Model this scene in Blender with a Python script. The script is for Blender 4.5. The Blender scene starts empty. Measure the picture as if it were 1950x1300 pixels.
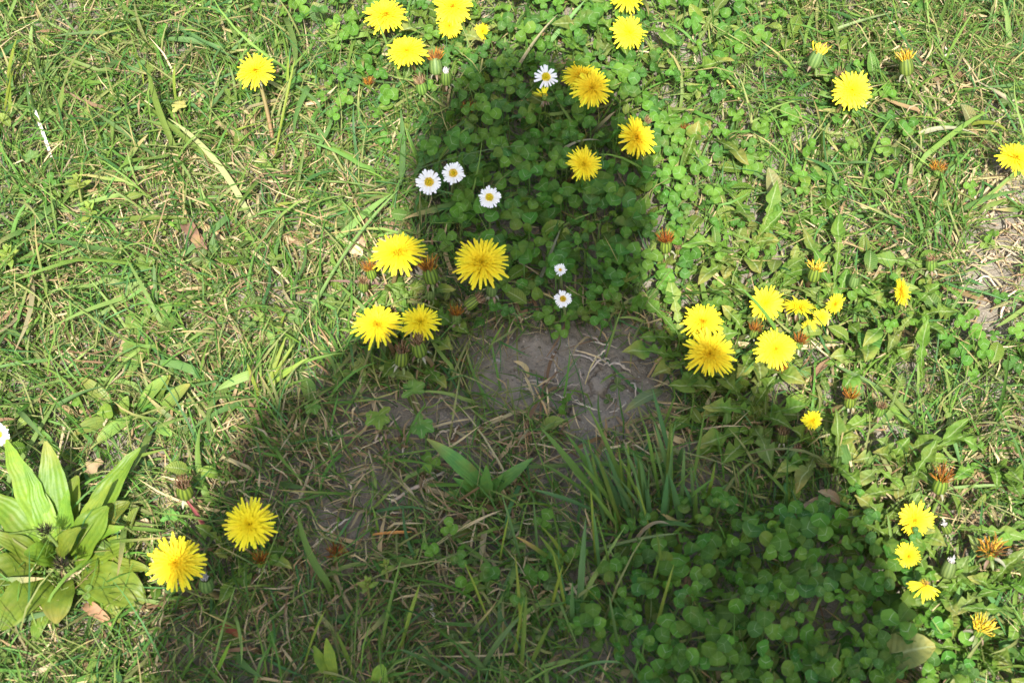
import bpy, math, random
import numpy as np
from mathutils import Vector, Matrix, Quaternion

random.seed(7)
rng = np.random.default_rng(11)
R = math.radians
scene = bpy.context.scene
col0 = scene.collection

# ------------------------------------------------------------------ camera
F_PX = 2800.0                      # focal length in photograph pixels (1950 wide)
CAM = np.array([0.0, -0.594, 0.95])
PITCH = R(58.0)                    # looking down
cam_d = bpy.data.cameras.new('camera')
cam = bpy.data.objects.new('view_camera', cam_d)
col0.objects.link(cam)
cam.location = CAM
cam.rotation_euler = (math.pi / 2 - PITCH, 0, 0)
cam_d.sensor_width = 36.0
cam_d.lens = 36.0 * F_PX / 1950.0
cam_d.clip_start = 0.02
cam_d.clip_end = 500
cam_d.dof.use_dof = True
cam_d.dof.focus_distance = 1.19
cam_d.dof.aperture_fstop = 13.0
scene.camera = cam

# ------------------------------------------------------------------ light
SUN_EL = R(56.0)
SUN_AZ = R(-90.0)                  # the sun stands behind the photographer
world = bpy.data.worlds.new('World')
scene.world = world
world.use_nodes = True
wn = world.node_tree
sky = wn.nodes.new('ShaderNodeTexSky')
sky.sky_type = 'NISHITA'
sky.sun_disc = False
sky.sun_elevation = SUN_EL
sky.sun_rotation = math.pi
sky.dust_density = 3.0
sky.ozone_density = 0.5
wn.nodes['Background'].inputs[1].default_value = 0.14
wn.links.new(sky.outputs[0], wn.nodes['Background'].inputs[0])
sun_d = bpy.data.lights.new('sun', 'SUN')
sun_d.energy = 4.8
sun_d.angle = R(0.65)
sun_d.color = (1.0, 0.96, 0.91)
sun = bpy.data.objects.new('sun', sun_d)
col0.objects.link(sun)
sdir = Vector((math.cos(SUN_EL) * math.cos(SUN_AZ), math.cos(SUN_EL) * math.sin(SUN_AZ), math.sin(SUN_EL)))
sun.rotation_euler = sdir.to_track_quat('Z', 'Y').to_euler()
sun.location = sdir * 20
scene.view_settings.view_transform = 'Standard'
scene.view_settings.look = 'None'
scene.view_settings.exposure = 1.0
scene.view_settings.gamma = 1.0

# ------------------------------------------------------------------ pixel <-> world
_ct, _st = math.cos(math.pi / 2 - PITCH), math.sin(math.pi / 2 - PITCH)


def px(u, v, z=0.0):
    x, y, w = (u - 975.0) / F_PX, (650.0 - v) / F_PX, -1.0
    d = np.array([x, y * _ct - w * _st, y * _st + w * _ct])
    t = (z - CAM[2]) / d[2]
    return CAM + d * t


def depth_of(p):
    q = np.asarray(p) - CAM
    return -(-q[1] * _st + q[2] * _ct)


def m_per_px(p):
    return depth_of(p) / F_PX


def to_px(x, y, z=0.0):
    qx, qy, qz = x - CAM[0], y - CAM[1], z - CAM[2]
    yc = qy * _ct + qz * _st
    zc = -qy * _st + qz * _ct
    return 975.0 + F_PX * qx / -zc, 650.0 - F_PX * yc / -zc


# ------------------------------------------------------------------ ground height
_waves = [(rng.uniform(0, 2 * math.pi), 2 * math.pi / wl, rng.uniform(0, 2 * math.pi), a)
          for wl, a in ((.55, .004), (.42, .004), (.3, .003), (.21, .0022), (.16, .0018), (.11, .0012), (.085, .001), (.06, .0008))]


def gz(x, y):
    x = np.asarray(x, float); y = np.asarray(y, float)
    s = np.zeros_like(x)
    for th, k, ph, a in _waves:
        s = s + a * np.sin(k * (x * math.cos(th) + y * math.sin(th)) + ph)
    return s * np.exp(-(x * x + y * y) / 9.0)


def vnoise(x, y, sc, seed=0):
    x = x * sc; y = y * sc
    xi = np.floor(x).astype(np.int64); yi = np.floor(y).astype(np.int64)
    fx = x - xi; fy = y - yi
    fx = fx * fx * (3 - 2 * fx); fy = fy * fy * (3 - 2 * fy)

    def h(a, b):
        n = (a * 374761393 + b * 668265263 + seed * 1442695041) & 0x7fffffff
        n = ((n ^ (n >> 13)) * 1274126177) & 0x7fffffff
        return ((n ^ (n >> 16)) & 0xffff) / 65535.0
    return (h(xi, yi) * (1 - fx) + h(xi + 1, yi) * fx) * (1 - fy) + (h(xi, yi + 1) * (1 - fx) + h(xi + 1, yi + 1) * fx) * fy


# ------------------------------------------------------------------ where things grow
def ell(u, v, items, soft=.32):
    out = np.zeros_like(u)
    for cx, cy, rx, ry, amp in items:
        r = np.sqrt(((u - cx) / rx) ** 2 + ((v - cy) / ry) ** 2)
        k = np.clip((1 + soft - r) / (2 * soft), 0, 1)
        out = np.maximum(out, amp * k * k * (3 - 2 * k))
    return out


BARE = [(1110, 705, 185, 85, 1), (1180, 780, 100, 50, 1), (950, 690, 85, 48, .92), (1090, 900, 95, 62, .92), (790, 808, 150, 48, .88),
        (690, 850, 100, 45, .6), (580, 745, 45, 28, .8), (640, 1045, 70, 40, .85), (430, 1225, 70, 35, .5), (900, 880, 70, 40, .7),
        (1900, 470, 72, 175, 1), (1900, 235, 60, 28, .8), (370, 455, 55, 35, .55), (1245, 640, 50, 25, .6), (750, 960, 200, 60, .5),
        (560, 950, 110, 70, .35), (880, 1240, 140, 60, .3), (600, 1170, 160, 70, .25), (320, 700, 90, 35, .35), (240, 600, 120, 50, .3), (1880, 590, 75, 60, .95), (1320, 900, 120, 70, .5)]
CLOVER = [(1070, 370, 230, 250, 1), (1040, 90, 260, 120, .6), (760, 190, 160, 130, .3), (1270, 120, 190, 150, .35), (1380, 330, 170, 150, .3),
          (1440, 1140, 280, 150, 1), (1590, 1240, 160, 120, 1), (1260, 1260, 190, 85, .9), (1340, 490, 120, 120, .28), (960, 1110, 130, 90, .15), (1760, 640, 130, 70, .22),
          (600, 20, 90, 60, .7), (1340, 10, 170, 60, .6), (1560, 270, 140, 120, .25), (1880, 700, 80, 60, .35), (1650, 620, 90, 60, .2), (1850, 1270, 120, 60, .35), (720, 60, 120, 60, .5)]
MEDICK = [(580, 580, 150, 170, .9), (420, 520, 110, 90, .7), (150, 430, 150, 110, .5), (1020, 1100, 170, 110, .9), (960, 1230, 130, 80, .5), (560, 690, 120, 60, .8),
          (780, 720, 110, 60, .6), (1300, 430, 200, 160, .4), (1800, 760, 150, 90, .4), (80, 1200, 110, 60, .5), (330, 880, 90, 60, .5), (700, 330, 120, 90, .4)]
DRY = [(450, 400, 260, 130, .9), (250, 560, 250, 120, .8), (760, 910, 440, 150, 1), (640, 1150, 360, 150, .8), (1100, 650, 260, 60, .8), (1880, 450, 100, 250, 1), (330, 690, 250, 90, .6),
       (200, 1250, 200, 70, .7), (700, 500, 120, 90, .6), (1700, 430, 180, 90, .5), (1820, 120, 190, 140, .6), (1850, 900, 130, 160, .45), (1300, 850, 150, 80, .7), (300, 200, 250, 150, .25)]
BROAD = [(1380, 560, 190, 200, .9), (1560, 620, 200, 130, .8), (1450, 800, 170, 120, .9), (1700, 980, 160, 260, .9), (1840, 1130, 150, 180, .9), (1200, 60, 250, 110, .5), (770, 560, 100, 130, .6), (1880, 1250, 120, 80, .8),
         (1350, 420, 150, 120, .5), (900, 60, 220, 100, .4)]


def field(items, x, y):
    u, v = to_px(x, y, 0.0)
    w = 28 * (vnoise(x, y, 38, 5) - .5) * 2 + 14 * (vnoise(x, y, 110, 8) - .5) * 2
    return ell(u + w, v - w * .8, items)


# ------------------------------------------------------------------ material helpers
def new_mat(name):
    m = bpy.data.materials.new(name)
    m.use_nodes = True
    nt = m.node_tree
    for n in list(nt.nodes):
        nt.nodes.remove(n)
    return m, nt


class NT:
    def __init__(s, nt):
        s.nt = nt

    def n(s, t, **kw):
        nd = s.nt.nodes.new(t)
        for k, v in kw.items():
            setattr(nd, k, v)
        return nd

    def l(s, a, b):
        s.nt.links.new(a, b)

    def math(s, op, a, b=None, clamp=False):
        nd = s.n('ShaderNodeMath', operation=op, use_clamp=clamp)
        for i, x in enumerate((a, b)):
            if x is None:
                continue
            if hasattr(x, 'links') or hasattr(x, 'node'):
                s.l(x, nd.inputs[i])
            else:
                nd.inputs[i].default_value = x
        return nd.outputs[0]

    def mix(s, fac, a, b, blend='MIX'):
        nd = s.n('ShaderNodeMix', data_type='RGBA', blend_type=blend)
        for i, x in ((0, fac), (6, a), (7, b)):
            if hasattr(x, 'node'):
                s.l(x, nd.inputs[i])
            elif i == 0:
                nd.inputs[0].default_value = x
            else:
                nd.inputs[i].default_value = (*x, 1)
        return nd.outputs[2]

    def noise(s, scale, detail=3, rough=.6, vec=None):
        nd = s.n('ShaderNodeTexNoise')
        nd.inputs['Scale'].default_value = scale
        nd.inputs['Detail'].default_value = detail
        nd.inputs['Roughness'].default_value = rough
        if vec is not None:
            s.l(vec, nd.inputs['Vector'])
        return nd.outputs[0]

    def ramp(s, fac, lo, hi):
        nd = s.n('ShaderNodeMapRange')
        s.l(fac, nd.inputs[0])
        nd.inputs[1].default_value = lo
        nd.inputs[2].default_value = hi
        return nd.outputs[0]


def leaf_mat(name, veins=None, trans=.3, rough=.5, spec=.35, tint=(1, 1, 1), vary=.35, mottle=.25, bump=.15, blotch=0.):
    """leaf colour comes from the 'col' attribute; 'luv' holds (across, along, random)"""
    m, nt = new_mat(name)
    g = NT(nt)
    at = g.n('ShaderNodeAttribute', attribute_name='col')
    oi = g.n('ShaderNodeObjectInfo')
    geo = g.n('ShaderNodeNewGeometry')
    c = g.mix(1.0, at.outputs['Color'], tint, 'MULTIPLY')
    # variation from one object to the next
    hs = g.n('ShaderNodeHueSaturation')
    g.l(c, hs.inputs['Color'])
    g.l(g.math('ADD', g.math('MULTIPLY', oi.outputs['Random'], .03), .485), hs.inputs['Hue'])
    g.l(g.math('ADD', g.math('MULTIPLY', oi.outputs['Random'], vary), 1 - vary / 2), hs.inputs['Value'])
    c = hs.outputs[0]
    # mottling
    nz = g.noise(260, 3, .6, geo.outputs['Position'])
    c = g.mix(g.math('MULTIPLY', g.ramp(nz, .35, .7), mottle), c, g.mix(1.0, c, (1.55, 1.25, .9), 'MULTIPLY'))
    nz2 = g.noise(70, 2, .5, geo.outputs['Position'])
    c = g.mix(g.math('MULTIPLY', g.ramp(nz2, .45, .75), mottle), c, g.mix(1.0, c, (.6, .7, .7), 'MULTIPLY'))
    if blotch:           # yellowed and browned patches of wear
        nb2 = g.noise(42, 3, .65, geo.outputs['Position'])
        c = g.mix(g.math('MULTIPLY', g.ramp(nb2, .6, .72), blotch), c, (.26, .19, .07))
        c = g.mix(g.math('MULTIPLY', g.ramp(nb2, .5, .62), blotch * .4), c, (.24, .25, .05))
    lu = g.n('ShaderNodeAttribute', attribute_name='luv')
    sep = g.n('ShaderNodeSeparateXYZ')
    g.l(lu.outputs['Vector'], sep.inputs[0])
    ax = g.math('ABSOLUTE', sep.outputs[0])
    y = sep.outputs[1]
    hgt = nz
    if veins == 'clover':
        # pale chevron across each leaflet plus faint ribs
        d = g.math('SUBTRACT', y, g.math('SUBTRACT', .62, g.math('MULTIPLY', ax, .3)))
        d = g.math('ABSOLUTE', g.math('ADD', d, g.math('MULTIPLY', g.math('SUBTRACT', nz2, .5), .12)))
        k = g.math('SUBTRACT', 1.0, g.math('DIVIDE', d, .032), True)
        k = g.math('MULTIPLY', k, g.math('SUBTRACT', 1.0, g.math('MULTIPLY', ax, .8), True))
        k = g.math('MULTIPLY', k, g.math('MULTIPLY', oi.outputs['Random'], .75))
        c = g.mix(k, c, (.5, .6, .4))
        rib = g.math('SUBTRACT', 1.0, g.math('DIVIDE', ax, .06), True)
        c = g.mix(g.math('MULTIPLY', rib, .35), c, (.25, .36, .14))
        w = g.math('SINE', g.math('MULTIPLY', g.math('SUBTRACT', y, g.math('MULTIPLY', ax, .35)), 75.0))
        c = g.mix(g.math('MULTIPLY', g.ramp(w, .2, 1.0), .1), c, (.2, .32, .12))
        hgt = g.math('ADD', nz, g.math('MULTIPLY', w, .25))
    elif veins == 'pinnate':
        rib = g.math('SUBTRACT', 1.0, g.math('DIVIDE', ax, .13), True)
        c = g.mix(g.math('MULTIPLY', rib, .7), c, (.36, .42, .2))
        w = g.math('SINE', g.math('MULTIPLY', g.math('SUBTRACT', y, g.math('MULTIPLY', ax, .12)), 70.0))
        c = g.mix(g.math('MULTIPLY', g.ramp(w, .55, 1.0), .05), c, (.3, .38, .16))
        hgt = g.math('ADD', nz, g.math('MULTIPLY', w, .25))
    elif veins == 'parallel':
        # plantain: a few bold veins that run the length of the leaf
        w = g.math('COSINE', g.math('MULTIPLY', ax, 2 * math.pi * 2.5))
        c = g.mix(g.math('MULTIPLY', g.ramp(w, .92, 1.0), .07), c, (.34, .45, .14))
        hgt = g.math('ADD', nz, g.math('MULTIPLY', w, -.7))
    elif veins == 'grass':
        w = g.math('COSINE', g.math('MULTIPLY', ax, 2 * math.pi * 2.0))
        c = g.mix(g.math('MULTIPLY', g.ramp(w, .3, 1.0), .25), c, g.mix(1.0, c, (1.5, 1.4, 1.4), 'MULTIPLY'))
        hgt = g.math('ADD', nz, g.math('MULTIPLY', w, .5))
    bp = g.n('ShaderNodeBump')
    bp.inputs['Strength'].default_value = bump
    bp.inputs['Distance'].default_value = .0015
    g.l(hgt, bp.inputs['Height'])
    p = g.n('ShaderNodeBsdfPrincipled')
    g.l(c, p.inputs['Base Color'])
    p.inputs['Roughness'].default_value = rough
    p.inputs['Specular IOR Level'].default_value = spec
    g.l(bp.outputs[0], p.inputs['Normal'])
    out = g.n('ShaderNodeOutputMaterial')
    if trans > 0:
        t = g.n('ShaderNodeBsdfTranslucent')
        g.l(g.mix(1.0, c, (1.35, 1.3, .7), 'MULTIPLY'), t.inputs['Color'])
        mx = g.n('ShaderNodeMixShader')
        mx.inputs[0].default_value = trans
        g.l(p.outputs[0], mx.inputs[1])
        g.l(t.outputs[0], mx.inputs[2])
        g.l(mx.outputs[0], out.inputs[0])
    else:
        g.l(p.outputs[0], out.inputs[0])
    return m


def plain_mat(name, color, rough=.7, scale=200, var=.35, bump=.2, dist=.001, trans=0, spec=.3):
    m, nt = new_mat(name)
    g = NT(nt)
    tc = g.n('ShaderNodeTexCoord')
    oi = g.n('ShaderNodeObjectInfo')
    nz = g.noise(scale, 4, .6, tc.outputs['Object'])
    c = g.mix(g.ramp(nz, .3, .7), [x * (1 - var) for x in color], [min(1, x * (1 + var * .6)) for x in color])
    hs = g.n('ShaderNodeHueSaturation')
    g.l(c, hs.inputs['Color'])
    g.l(g.math('ADD', g.math('MULTIPLY', oi.outputs['Random'], .3), .85), hs.inputs['Value'])
    bp = g.n('ShaderNodeBump')
    bp.inputs['Strength'].default_value = bump
    bp.inputs['Distance'].default_value = dist
    g.l(nz, bp.inputs['Height'])
    p = g.n('ShaderNodeBsdfPrincipled')
    g.l(hs.outputs[0], p.inputs['Base Color'])
    p.inputs['Roughness'].default_value = rough
    p.inputs['Specular IOR Level'].default_value = spec
    g.l(bp.outputs[0], p.inputs['Normal'])
    out = g.n('ShaderNodeOutputMaterial')
    if trans:
        t = g.n('ShaderNodeBsdfTranslucent')
        g.l(hs.outputs[0], t.inputs['Color'])
        mx = g.n('ShaderNodeMixShader')
        mx.inputs[0].default_value = trans
        g.l(p.outputs[0], mx.inputs[1]); g.l(t.outputs[0], mx.inputs[2])
        g.l(mx.outputs[0], out.inputs[0])
    else:
        g.l(p.outputs[0], out.inputs[0])
    return m


def soil_mat():
    m, nt = new_mat('dry_soil')
    g = NT(nt)
    geo = g.n('ShaderNodeNewGeometry')
    P = geo.outputs['Position']
    a = g.noise(9, 5, .6, P)
    b = g.noise(90, 5, .65, P)
    f = g.noise(600, 3, .6, P)
    c = g.mix(g.ramp(a, .35, .65), (.17, .146, .108), (.26, .23, .178))
    c = g.mix(g.math('MULTIPLY', g.ramp(b, .4, .7), .55), c, (.32, .29, .24))
    c = g.mix(g.math('MULTIPLY', g.ramp(f, .58, .72), .5), c, (.09, .075, .06))
    vo = g.n('ShaderNodeTexVoronoi')
    vo.inputs['Scale'].default_value = 420
    g.l(P, vo.inputs['Vector'])
    c = g.mix(g.math('MULTIPLY', g.math('SUBTRACT', 1.0, g.math('DIVIDE', vo.outputs['Distance'], .22), True), .35), c, (.42, .39, .34))
    # far lawn, beyond where the blades are modelled
    sep = g.n('ShaderNodeSeparateXYZ'); g.l(P, sep.inputs[0])
    r = g.math('SQRT', g.math('ADD', g.math('POWER', sep.outputs[0], 2.0), g.math('POWER', sep.outputs[1], 2.0)))
    gr = g.mix(g.ramp(g.noise(30, 5, .7, P), .35, .65), (.07, .11, .025), (.15, .18, .06))
    c = g.mix(g.ramp(r, .75, 1.3), c, gr)
    bp = g.n('ShaderNodeBump')
    bp.inputs['Strength'].default_value = .8
    bp.inputs['Distance'].default_value = .004
    g.l(g.math('ADD', b, g.math('MULTIPLY', f, .4)), bp.inputs['Height'])
    p = g.n('ShaderNodeBsdfPrincipled')
    g.l(c, p.inputs['Base Color'])
    p.inputs['Roughness'].default_value = .95
    p.inputs['Specular IOR Level'].default_value = .1
    g.l(bp.outputs[0], p.inputs['Normal'])
    out = g.n('ShaderNodeOutputMaterial')
    g.l(p.outputs[0], out.inputs[0])
    return m


M = {
    'soil': soil_mat(),
    'grass': leaf_mat('grass_blades', 'grass', .22, .5, .22, vary=.3, mottle=.2),
    'straw': leaf_mat('dry_grass', 'grass', .12, .6, .3, vary=.3, mottle=.35),
    'clover': leaf_mat('clover_leaflets', 'clover', .26, .55, .18, vary=.5, mottle=.35, bump=.25, blotch=.25),
    'broad': leaf_mat('dandelion_leaves', 'pinnate', .24, .55, .18, vary=.35, mottle=.45, bump=.4, blotch=.6),
    'plantain': leaf_mat('plantain_leaves', 'parallel', .32, .46, .32, vary=.4, mottle=.6, bump=.16, blotch=.75),
    'yellow': leaf_mat('yellow_petals', None, .25, .6, .15, vary=.12, mottle=.06, bump=.05),
    'white': leaf_mat('white_petals', None, .2, .6, .15, vary=.06, mottle=.03, bump=.05),
    'wither': leaf_mat('withered_florets', None, .15, .75, .1, vary=.4, mottle=.4),
    'bud': leaf_mat('green_bracts', None, .15, .5, .3, vary=.25, mottle=.15),
    'stem': leaf_mat('flower_stems', None, .1, .45, .35, vary=.3, mottle=.3),
}


# ------------------------------------------------------------------ mesh helpers
def make_mesh(name, V, Q, col=None, luv=None, mat=None, T=None, smooth=True):
    V = np.ascontiguousarray(V, np.float32).reshape(-1, 3)
    me = bpy.data.meshes.new(name)
    loops = []
    starts = []
    tot = []
    s = 0
    if Q is not None and len(Q):
        Q = np.asarray(Q, np.int32).reshape(-1, 4)
        loops.append(Q.ravel()); starts.append(np.arange(len(Q)) * 4); tot.append(np.full(len(Q), 4)); s = len(Q) * 4
    if T is not None and len(T):
        T = np.asarray(T, np.int32).reshape(-1, 3)
        loops.append(T.ravel()); starts.append(s + np.arange(len(T)) * 3); tot.append(np.full(len(T), 3))
    loops = np.concatenate(loops).astype(np.int32)
    starts = np.concatenate(starts).astype(np.int32)
    tot = np.concatenate(tot).astype(np.int32)
    me.vertices.add(len(V)); me.vertices.foreach_set('co', V.ravel())
    me.loops.add(len(loops)); me.loops.foreach_set('vertex_index', loops)
    me.polygons.add(len(starts)); me.polygons.foreach_set('loop_start', starts)
    me.polygons.foreach_set('loop_total', tot)
    me.update(calc_edges=True)
    if smooth:
        me.polygons.foreach_set('use_smooth', np.ones(len(starts), bool))
    if col is not None:
        a = me.attributes.new('col', 'FLOAT_COLOR', 'POINT')
        c = np.ones((len(V), 4), np.float32)
        c[:, :3] = np.broadcast_to(np.asarray(col, np.float32), (len(V), 3))
        a.data.foreach_set('color', c.ravel())
    if luv is not None:
        a = me.attributes.new('luv', 'FLOAT_VECTOR', 'POINT')
        a.data.foreach_set('vector', np.ascontiguousarray(luv, np.float32).ravel())
    if mat is not None:
        me.materials.append(mat)
    return me


def add(name, me, parent=None, loc=None, rot=None, scale=None):
    o = bpy.data.objects.new(name, me)
    col0.objects.link(o)
    if parent is not None:
        o.parent = parent
    if loc is not None:
        o.location = loc
    if rot is not None:
        if isinstance(rot, Quaternion):
            o.rotation_mode = 'QUATERNION'; o.rotation_quaternion = rot
        else:
            o.rotation_euler = rot
    if scale is not None:
        o.scale = (scale,) * 3 if isinstance(scale, (int, float)) else scale
    return o


def tag(o, label, cat, group=None):
    o['label'] = label
    o['category'] = cat
    if group:
        o['group'] = group
    return o


def thing(name, loc, label, cat, group=None):
    return tag(add(name, None, loc=tuple(float(c) for c in loc)), label, cat, group)


def stuff(o):
    o['kind'] = 'stuff'
    return o


def grid_quads(ny, nx, N=1):
    i = np.arange(ny - 1)[:, None] * nx + np.arange(nx - 1)[None, :]
    q = np.stack([i, i + 1, i + nx + 1, i + nx], -1).reshape(-1, 4)
    if N > 1:
        q = (q[None] + (np.arange(N) * ny * nx)[:, None, None]).reshape(-1, 4)
    return q


def ribbons(base, az, el0, bend, L, W, roll, rows=6, curl=None, zoff=None, across=2, fold=.3, prof=None, clamp=True):
    N = len(base)
    t = np.linspace(0, 1, rows)[None, :]
    if curl is None:
        curl = np.zeros(N)
    el = el0[:, None] - bend[:, None] * t
    a = az[:, None] + curl[:, None] * t
    d = np.stack([np.cos(el) * np.cos(a), np.cos(el) * np.sin(a), np.sin(el)], -1)
    step = d * (L / (rows - 1))[:, None, None]
    pos = np.cumsum(step, 1) - step
    pos = pos + base[:, None, :]
    if clamp:
        if zoff is None:
            zoff = rng.uniform(.001, .012, N)
        lo = gz(pos[..., 0], pos[..., 1]) + zoff[:, None]
        lo[:, 0] = pos[:, 0, 2]
        pos[..., 2] = np.maximum(pos[..., 2], lo)
    side = np.stack([-np.sin(a), np.cos(a), np.zeros_like(a)], -1)
    nrm = np.cross(d, side)
    rr = roll[:, None, None]
    s2 = side * np.cos(rr) + nrm * np.sin(rr)
    n2 = np.cross(d, s2)
    if prof is None:
        w = np.interp(t[0], [0, .15, .5, .8, 1], [.7, 1, .95, .62, .06])[None]
    else:
        w = prof(t[0])[None]
    w = w * W[:, None] / 2
    xs = np.linspace(-1, 1, across)
    V = pos[:, :, None, :] + s2[:, :, None, :] * (w[:, :, None] * xs)[..., None]
    if across > 2:
        V = V + n2[:, :, None, :] * (w[:, :, None] * (np.abs(xs) * fold))[..., None]
    luv = np.zeros((N, rows, across, 3))
    luv[..., 0] = xs
    luv[..., 1] = t[..., None]
    luv[..., 2] = rng.random(N)[:, None, None]
    return V.reshape(-1, 3), grid_quads(rows, across, N), luv.reshape(-1, 3), rows * across


def instance_template(TV, TQ, mats, pos, tcol=None, cols=None, tluv=None):
    """stack N transformed copies of one template (mats N x 3 x 3)"""
    N, n = len(pos), len(TV)
    V = np.einsum('nij,kj->nki', mats, TV) + pos[:, None, :]
    Q = (np.asarray(TQ)[None] + (np.arange(N) * n)[:, None, None]).reshape(-1, 4)
    C = np.repeat(cols, n, 0) if tcol is None else (cols[:, None, :] * tcol[None]).reshape(-1, 3)
    U = np.tile(tluv, (N, 1))
    return V.reshape(-1, 3), Q, C, U


def frame(az, tilt, taz, sc):
    """rotation matrices: spin az about z, then tip by tilt towards heading taz, scaled"""
    N = len(az)
    Z = np.zeros(N); O = np.ones(N)
    Rz = np.stack([np.cos(az), -np.sin(az), Z, np.sin(az), np.cos(az), Z, Z, Z, O], -1).reshape(N, 3, 3)
    ax = np.stack([-np.sin(taz), np.cos(taz), Z], -1)
    c, s = np.cos(tilt), np.sin(tilt)
    K = np.zeros((N, 3, 3))
    K[:, 0, 1] = -ax[:, 2]; K[:, 0, 2] = ax[:, 1]; K[:, 1, 0] = ax[:, 2]; K[:, 1, 2] = -ax[:, 0]; K[:, 2, 0] = -ax[:, 1]; K[:, 2, 1] = ax[:, 0]
    I = np.eye(3)[None]
    Rt = I + s[:, None, None] * K + (1 - c)[:, None, None] * (K @ K)
    return (Rt @ Rz) * sc[:, None, None]


def tube(path, radii, sides=6, col=(.2, .2, .1), mat=None, name='stem', cap=True):
    P = np.asarray(path, float)
    n = len(P)
    T = np.gradient(P, axis=0)
    T /= np.linalg.norm(T, axis=1)[:, None] + 1e-12
    up = np.array([0, 0, 1.0]) if abs(T[0, 2]) < .9 else np.array([1.0, 0, 0])
    A = np.cross(T, up); A /= np.linalg.norm(A, axis=1)[:, None] + 1e-12
    B = np.cross(T, A)
    th = np.arange(sides) * 2 * math.pi / sides
    r = np.broadcast_to(np.asarray(radii, float), (n,))
    V = P[:, None] + r[:, None, None] * (A[:, None] * np.cos(th)[None, :, None] + B[:, None] * np.sin(th)[None, :, None])
    V = V.reshape(-1, 3)
    i = np.arange(n - 1)[:, None] * sides
    j = np.arange(sides)[None]
    k = (j + 1) % sides
    Q = np.stack([i + j, i + k, i + sides + k, i + sides + j], -1).reshape(-1, 4)
    c = np.asarray(col, float)
    if c.ndim == 2:
        c = np.repeat(c, sides, 0)
    luv = np.zeros((len(V), 3)); luv[:, 0] = .5
    return V, Q, c, luv


def bez(a, b, c, n):
    t = np.linspace(0, 1, n)[:, None]
    return (1 - t) ** 2 * np.asarray(a) + 2 * t * (1 - t) * np.asarray(b) + t * t * np.asarray(c)


def leaf_grid(widthf, L, W, nx=5, ny=10, arch=.4, el0=.6, fold=.25, wave=.0, back=0., seed=0, ripple=5., endround=0.):
    """a single leaf along +x, base at the origin: (V, Q, luv)"""
    rs = np.random.default_rng(seed)
    t = np.linspace(0, 1, ny)
    if endround:
        t = 1 - (1 - t) ** endround
    el = el0 - arch * t
    ds = np.diff(t) * L
    cx = np.concatenate([[0], np.cumsum(np.cos(el[:-1]) * ds)])
    cz = np.concatenate([[0], np.cumsum(np.sin(el[:-1]) * ds)])
    cy = np.cumsum(rs.normal(0, .012 * L, ny)) * .5
    w = np.array([widthf(x) for x in t]) * W / 2
    xs = np.linspace(-1, 1, nx)
    V = np.zeros((ny, nx, 3))
    ph = rs.uniform(0, 6.28)
    for j, s in enumerate(xs):
        off = fold * abs(s) * w + wave * W * np.sin(ripple * 6.28 * t * .5 + ph + s * 2.2) * abs(s) * np.minimum(1, w / (W * .25 + 1e-9))
        V[:, j, 0] = cx - np.sin(el) * off - back * abs(s) * w
        V[:, j, 1] = cy + s * w
        V[:, j, 2] = cz + np.cos(el) * off
    luv = np.zeros((ny, nx, 3))
    luv[..., 0] = xs[None]
    luv[..., 1] = t[:, None]
    return V.reshape(-1, 3), grid_quads(ny, nx), luv.reshape(-1, 3)


# leaf outlines -------------------------------------------------------
def w_clover(t):
    if t < .62:
        return .12 + .88 * math.sin(math.pi / 2 * t / .62) ** .9
    return max(.12, math.sqrt(max(0, 1 - ((t - .62) / .385) ** 2)))


def w_oval(t):
    return max(.09, math.sin(math.pi * t ** .9) ** .75) if 0 < t < 1 else .07


def w_plantain(t):
    if t < .22:
        return .2 + .25 * (t / .22) ** 2
    k = (t - .22) / .78
    return max(.03, .45 + .55 * math.sin(math.pi * min(1, k * .95 + .03)) ** .8 if k < .55 else math.sin(math.pi * (k * .95 + .03)) ** .75 * 1.0)


def w_lance(t):
    return max(.04, .25 + .75 * math.sin(math.pi * min(1, t * .9 + .08)) ** .9 if t < .6 else math.sin(math.pi * min(1, t * .9 + .08)) ** .9)


def w_dandelion(t, n=4, ph=0.):
    env = .22 + .78 * min(1, t * 1.25) ** .8
    if t > .74:
        return max(.04, env * (1 - (t - .74) / .26) ** .75 * .92)
    s = ((t * n / .74 + ph) % 1.0)
    saw = .2 + .8 * (s ** 1.1 if s < .82 else (1 - s) / .18)
    return env * (saw if t > .14 else .35)


def leafy(kind, L, W, seed, **kw):
    if kind == 'dandelion':
        n = 3 + seed % 3
        a = dict(nx=5, ny=30, fold=.14, wave=.16, back=.6)
        a.update(kw)
        return leaf_grid(lambda t: w_dandelion(t, n, (seed * .37) % 1), L, W, seed=seed, **a)
    if kind == 'clover':
        kw.setdefault('endround', 1.7)
    f = {'clover': w_clover, 'oval': w_oval, 'plantain': w_plantain, 'lance': w_lance}[kind]
    return leaf_grid(f, L, W, seed=seed, **kw)


# ================================================================== THE GROUND
def axis_lines(lo, hi, step, flo, fhi, fstep):
    core = np.concatenate([np.arange(lo, flo, step), np.arange(flo, fhi, fstep), np.arange(fhi, hi, step)])
    far = []
    d, x = step, hi
    while x < 120:
        far.append(x); d *= 1.35; x += d
    near = []
    d, x = step, lo - step
    while x > -120:
        near.append(x); d *= 1.35; x -= d
    return np.concatenate([near[::-1], core, far])


gx = axis_lines(-.62, .62, .005, -.06, .17, .0011)
gy = axis_lines(-.42, .52, .005, -.12, .06, .0011)
X, Y = np.meshgrid(gx, gy)
Z = gz(X, Y)
fade = np.exp(-(X * X + Y * Y) / 1.2)
Z += fade * (.004 * (vnoise(X, Y, 60, 1) - .5) + .0025 * (vnoise(X, Y, 150, 2) - .5) + .0016 * (vnoise(X, Y, 380, 3) - .5))
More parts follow.
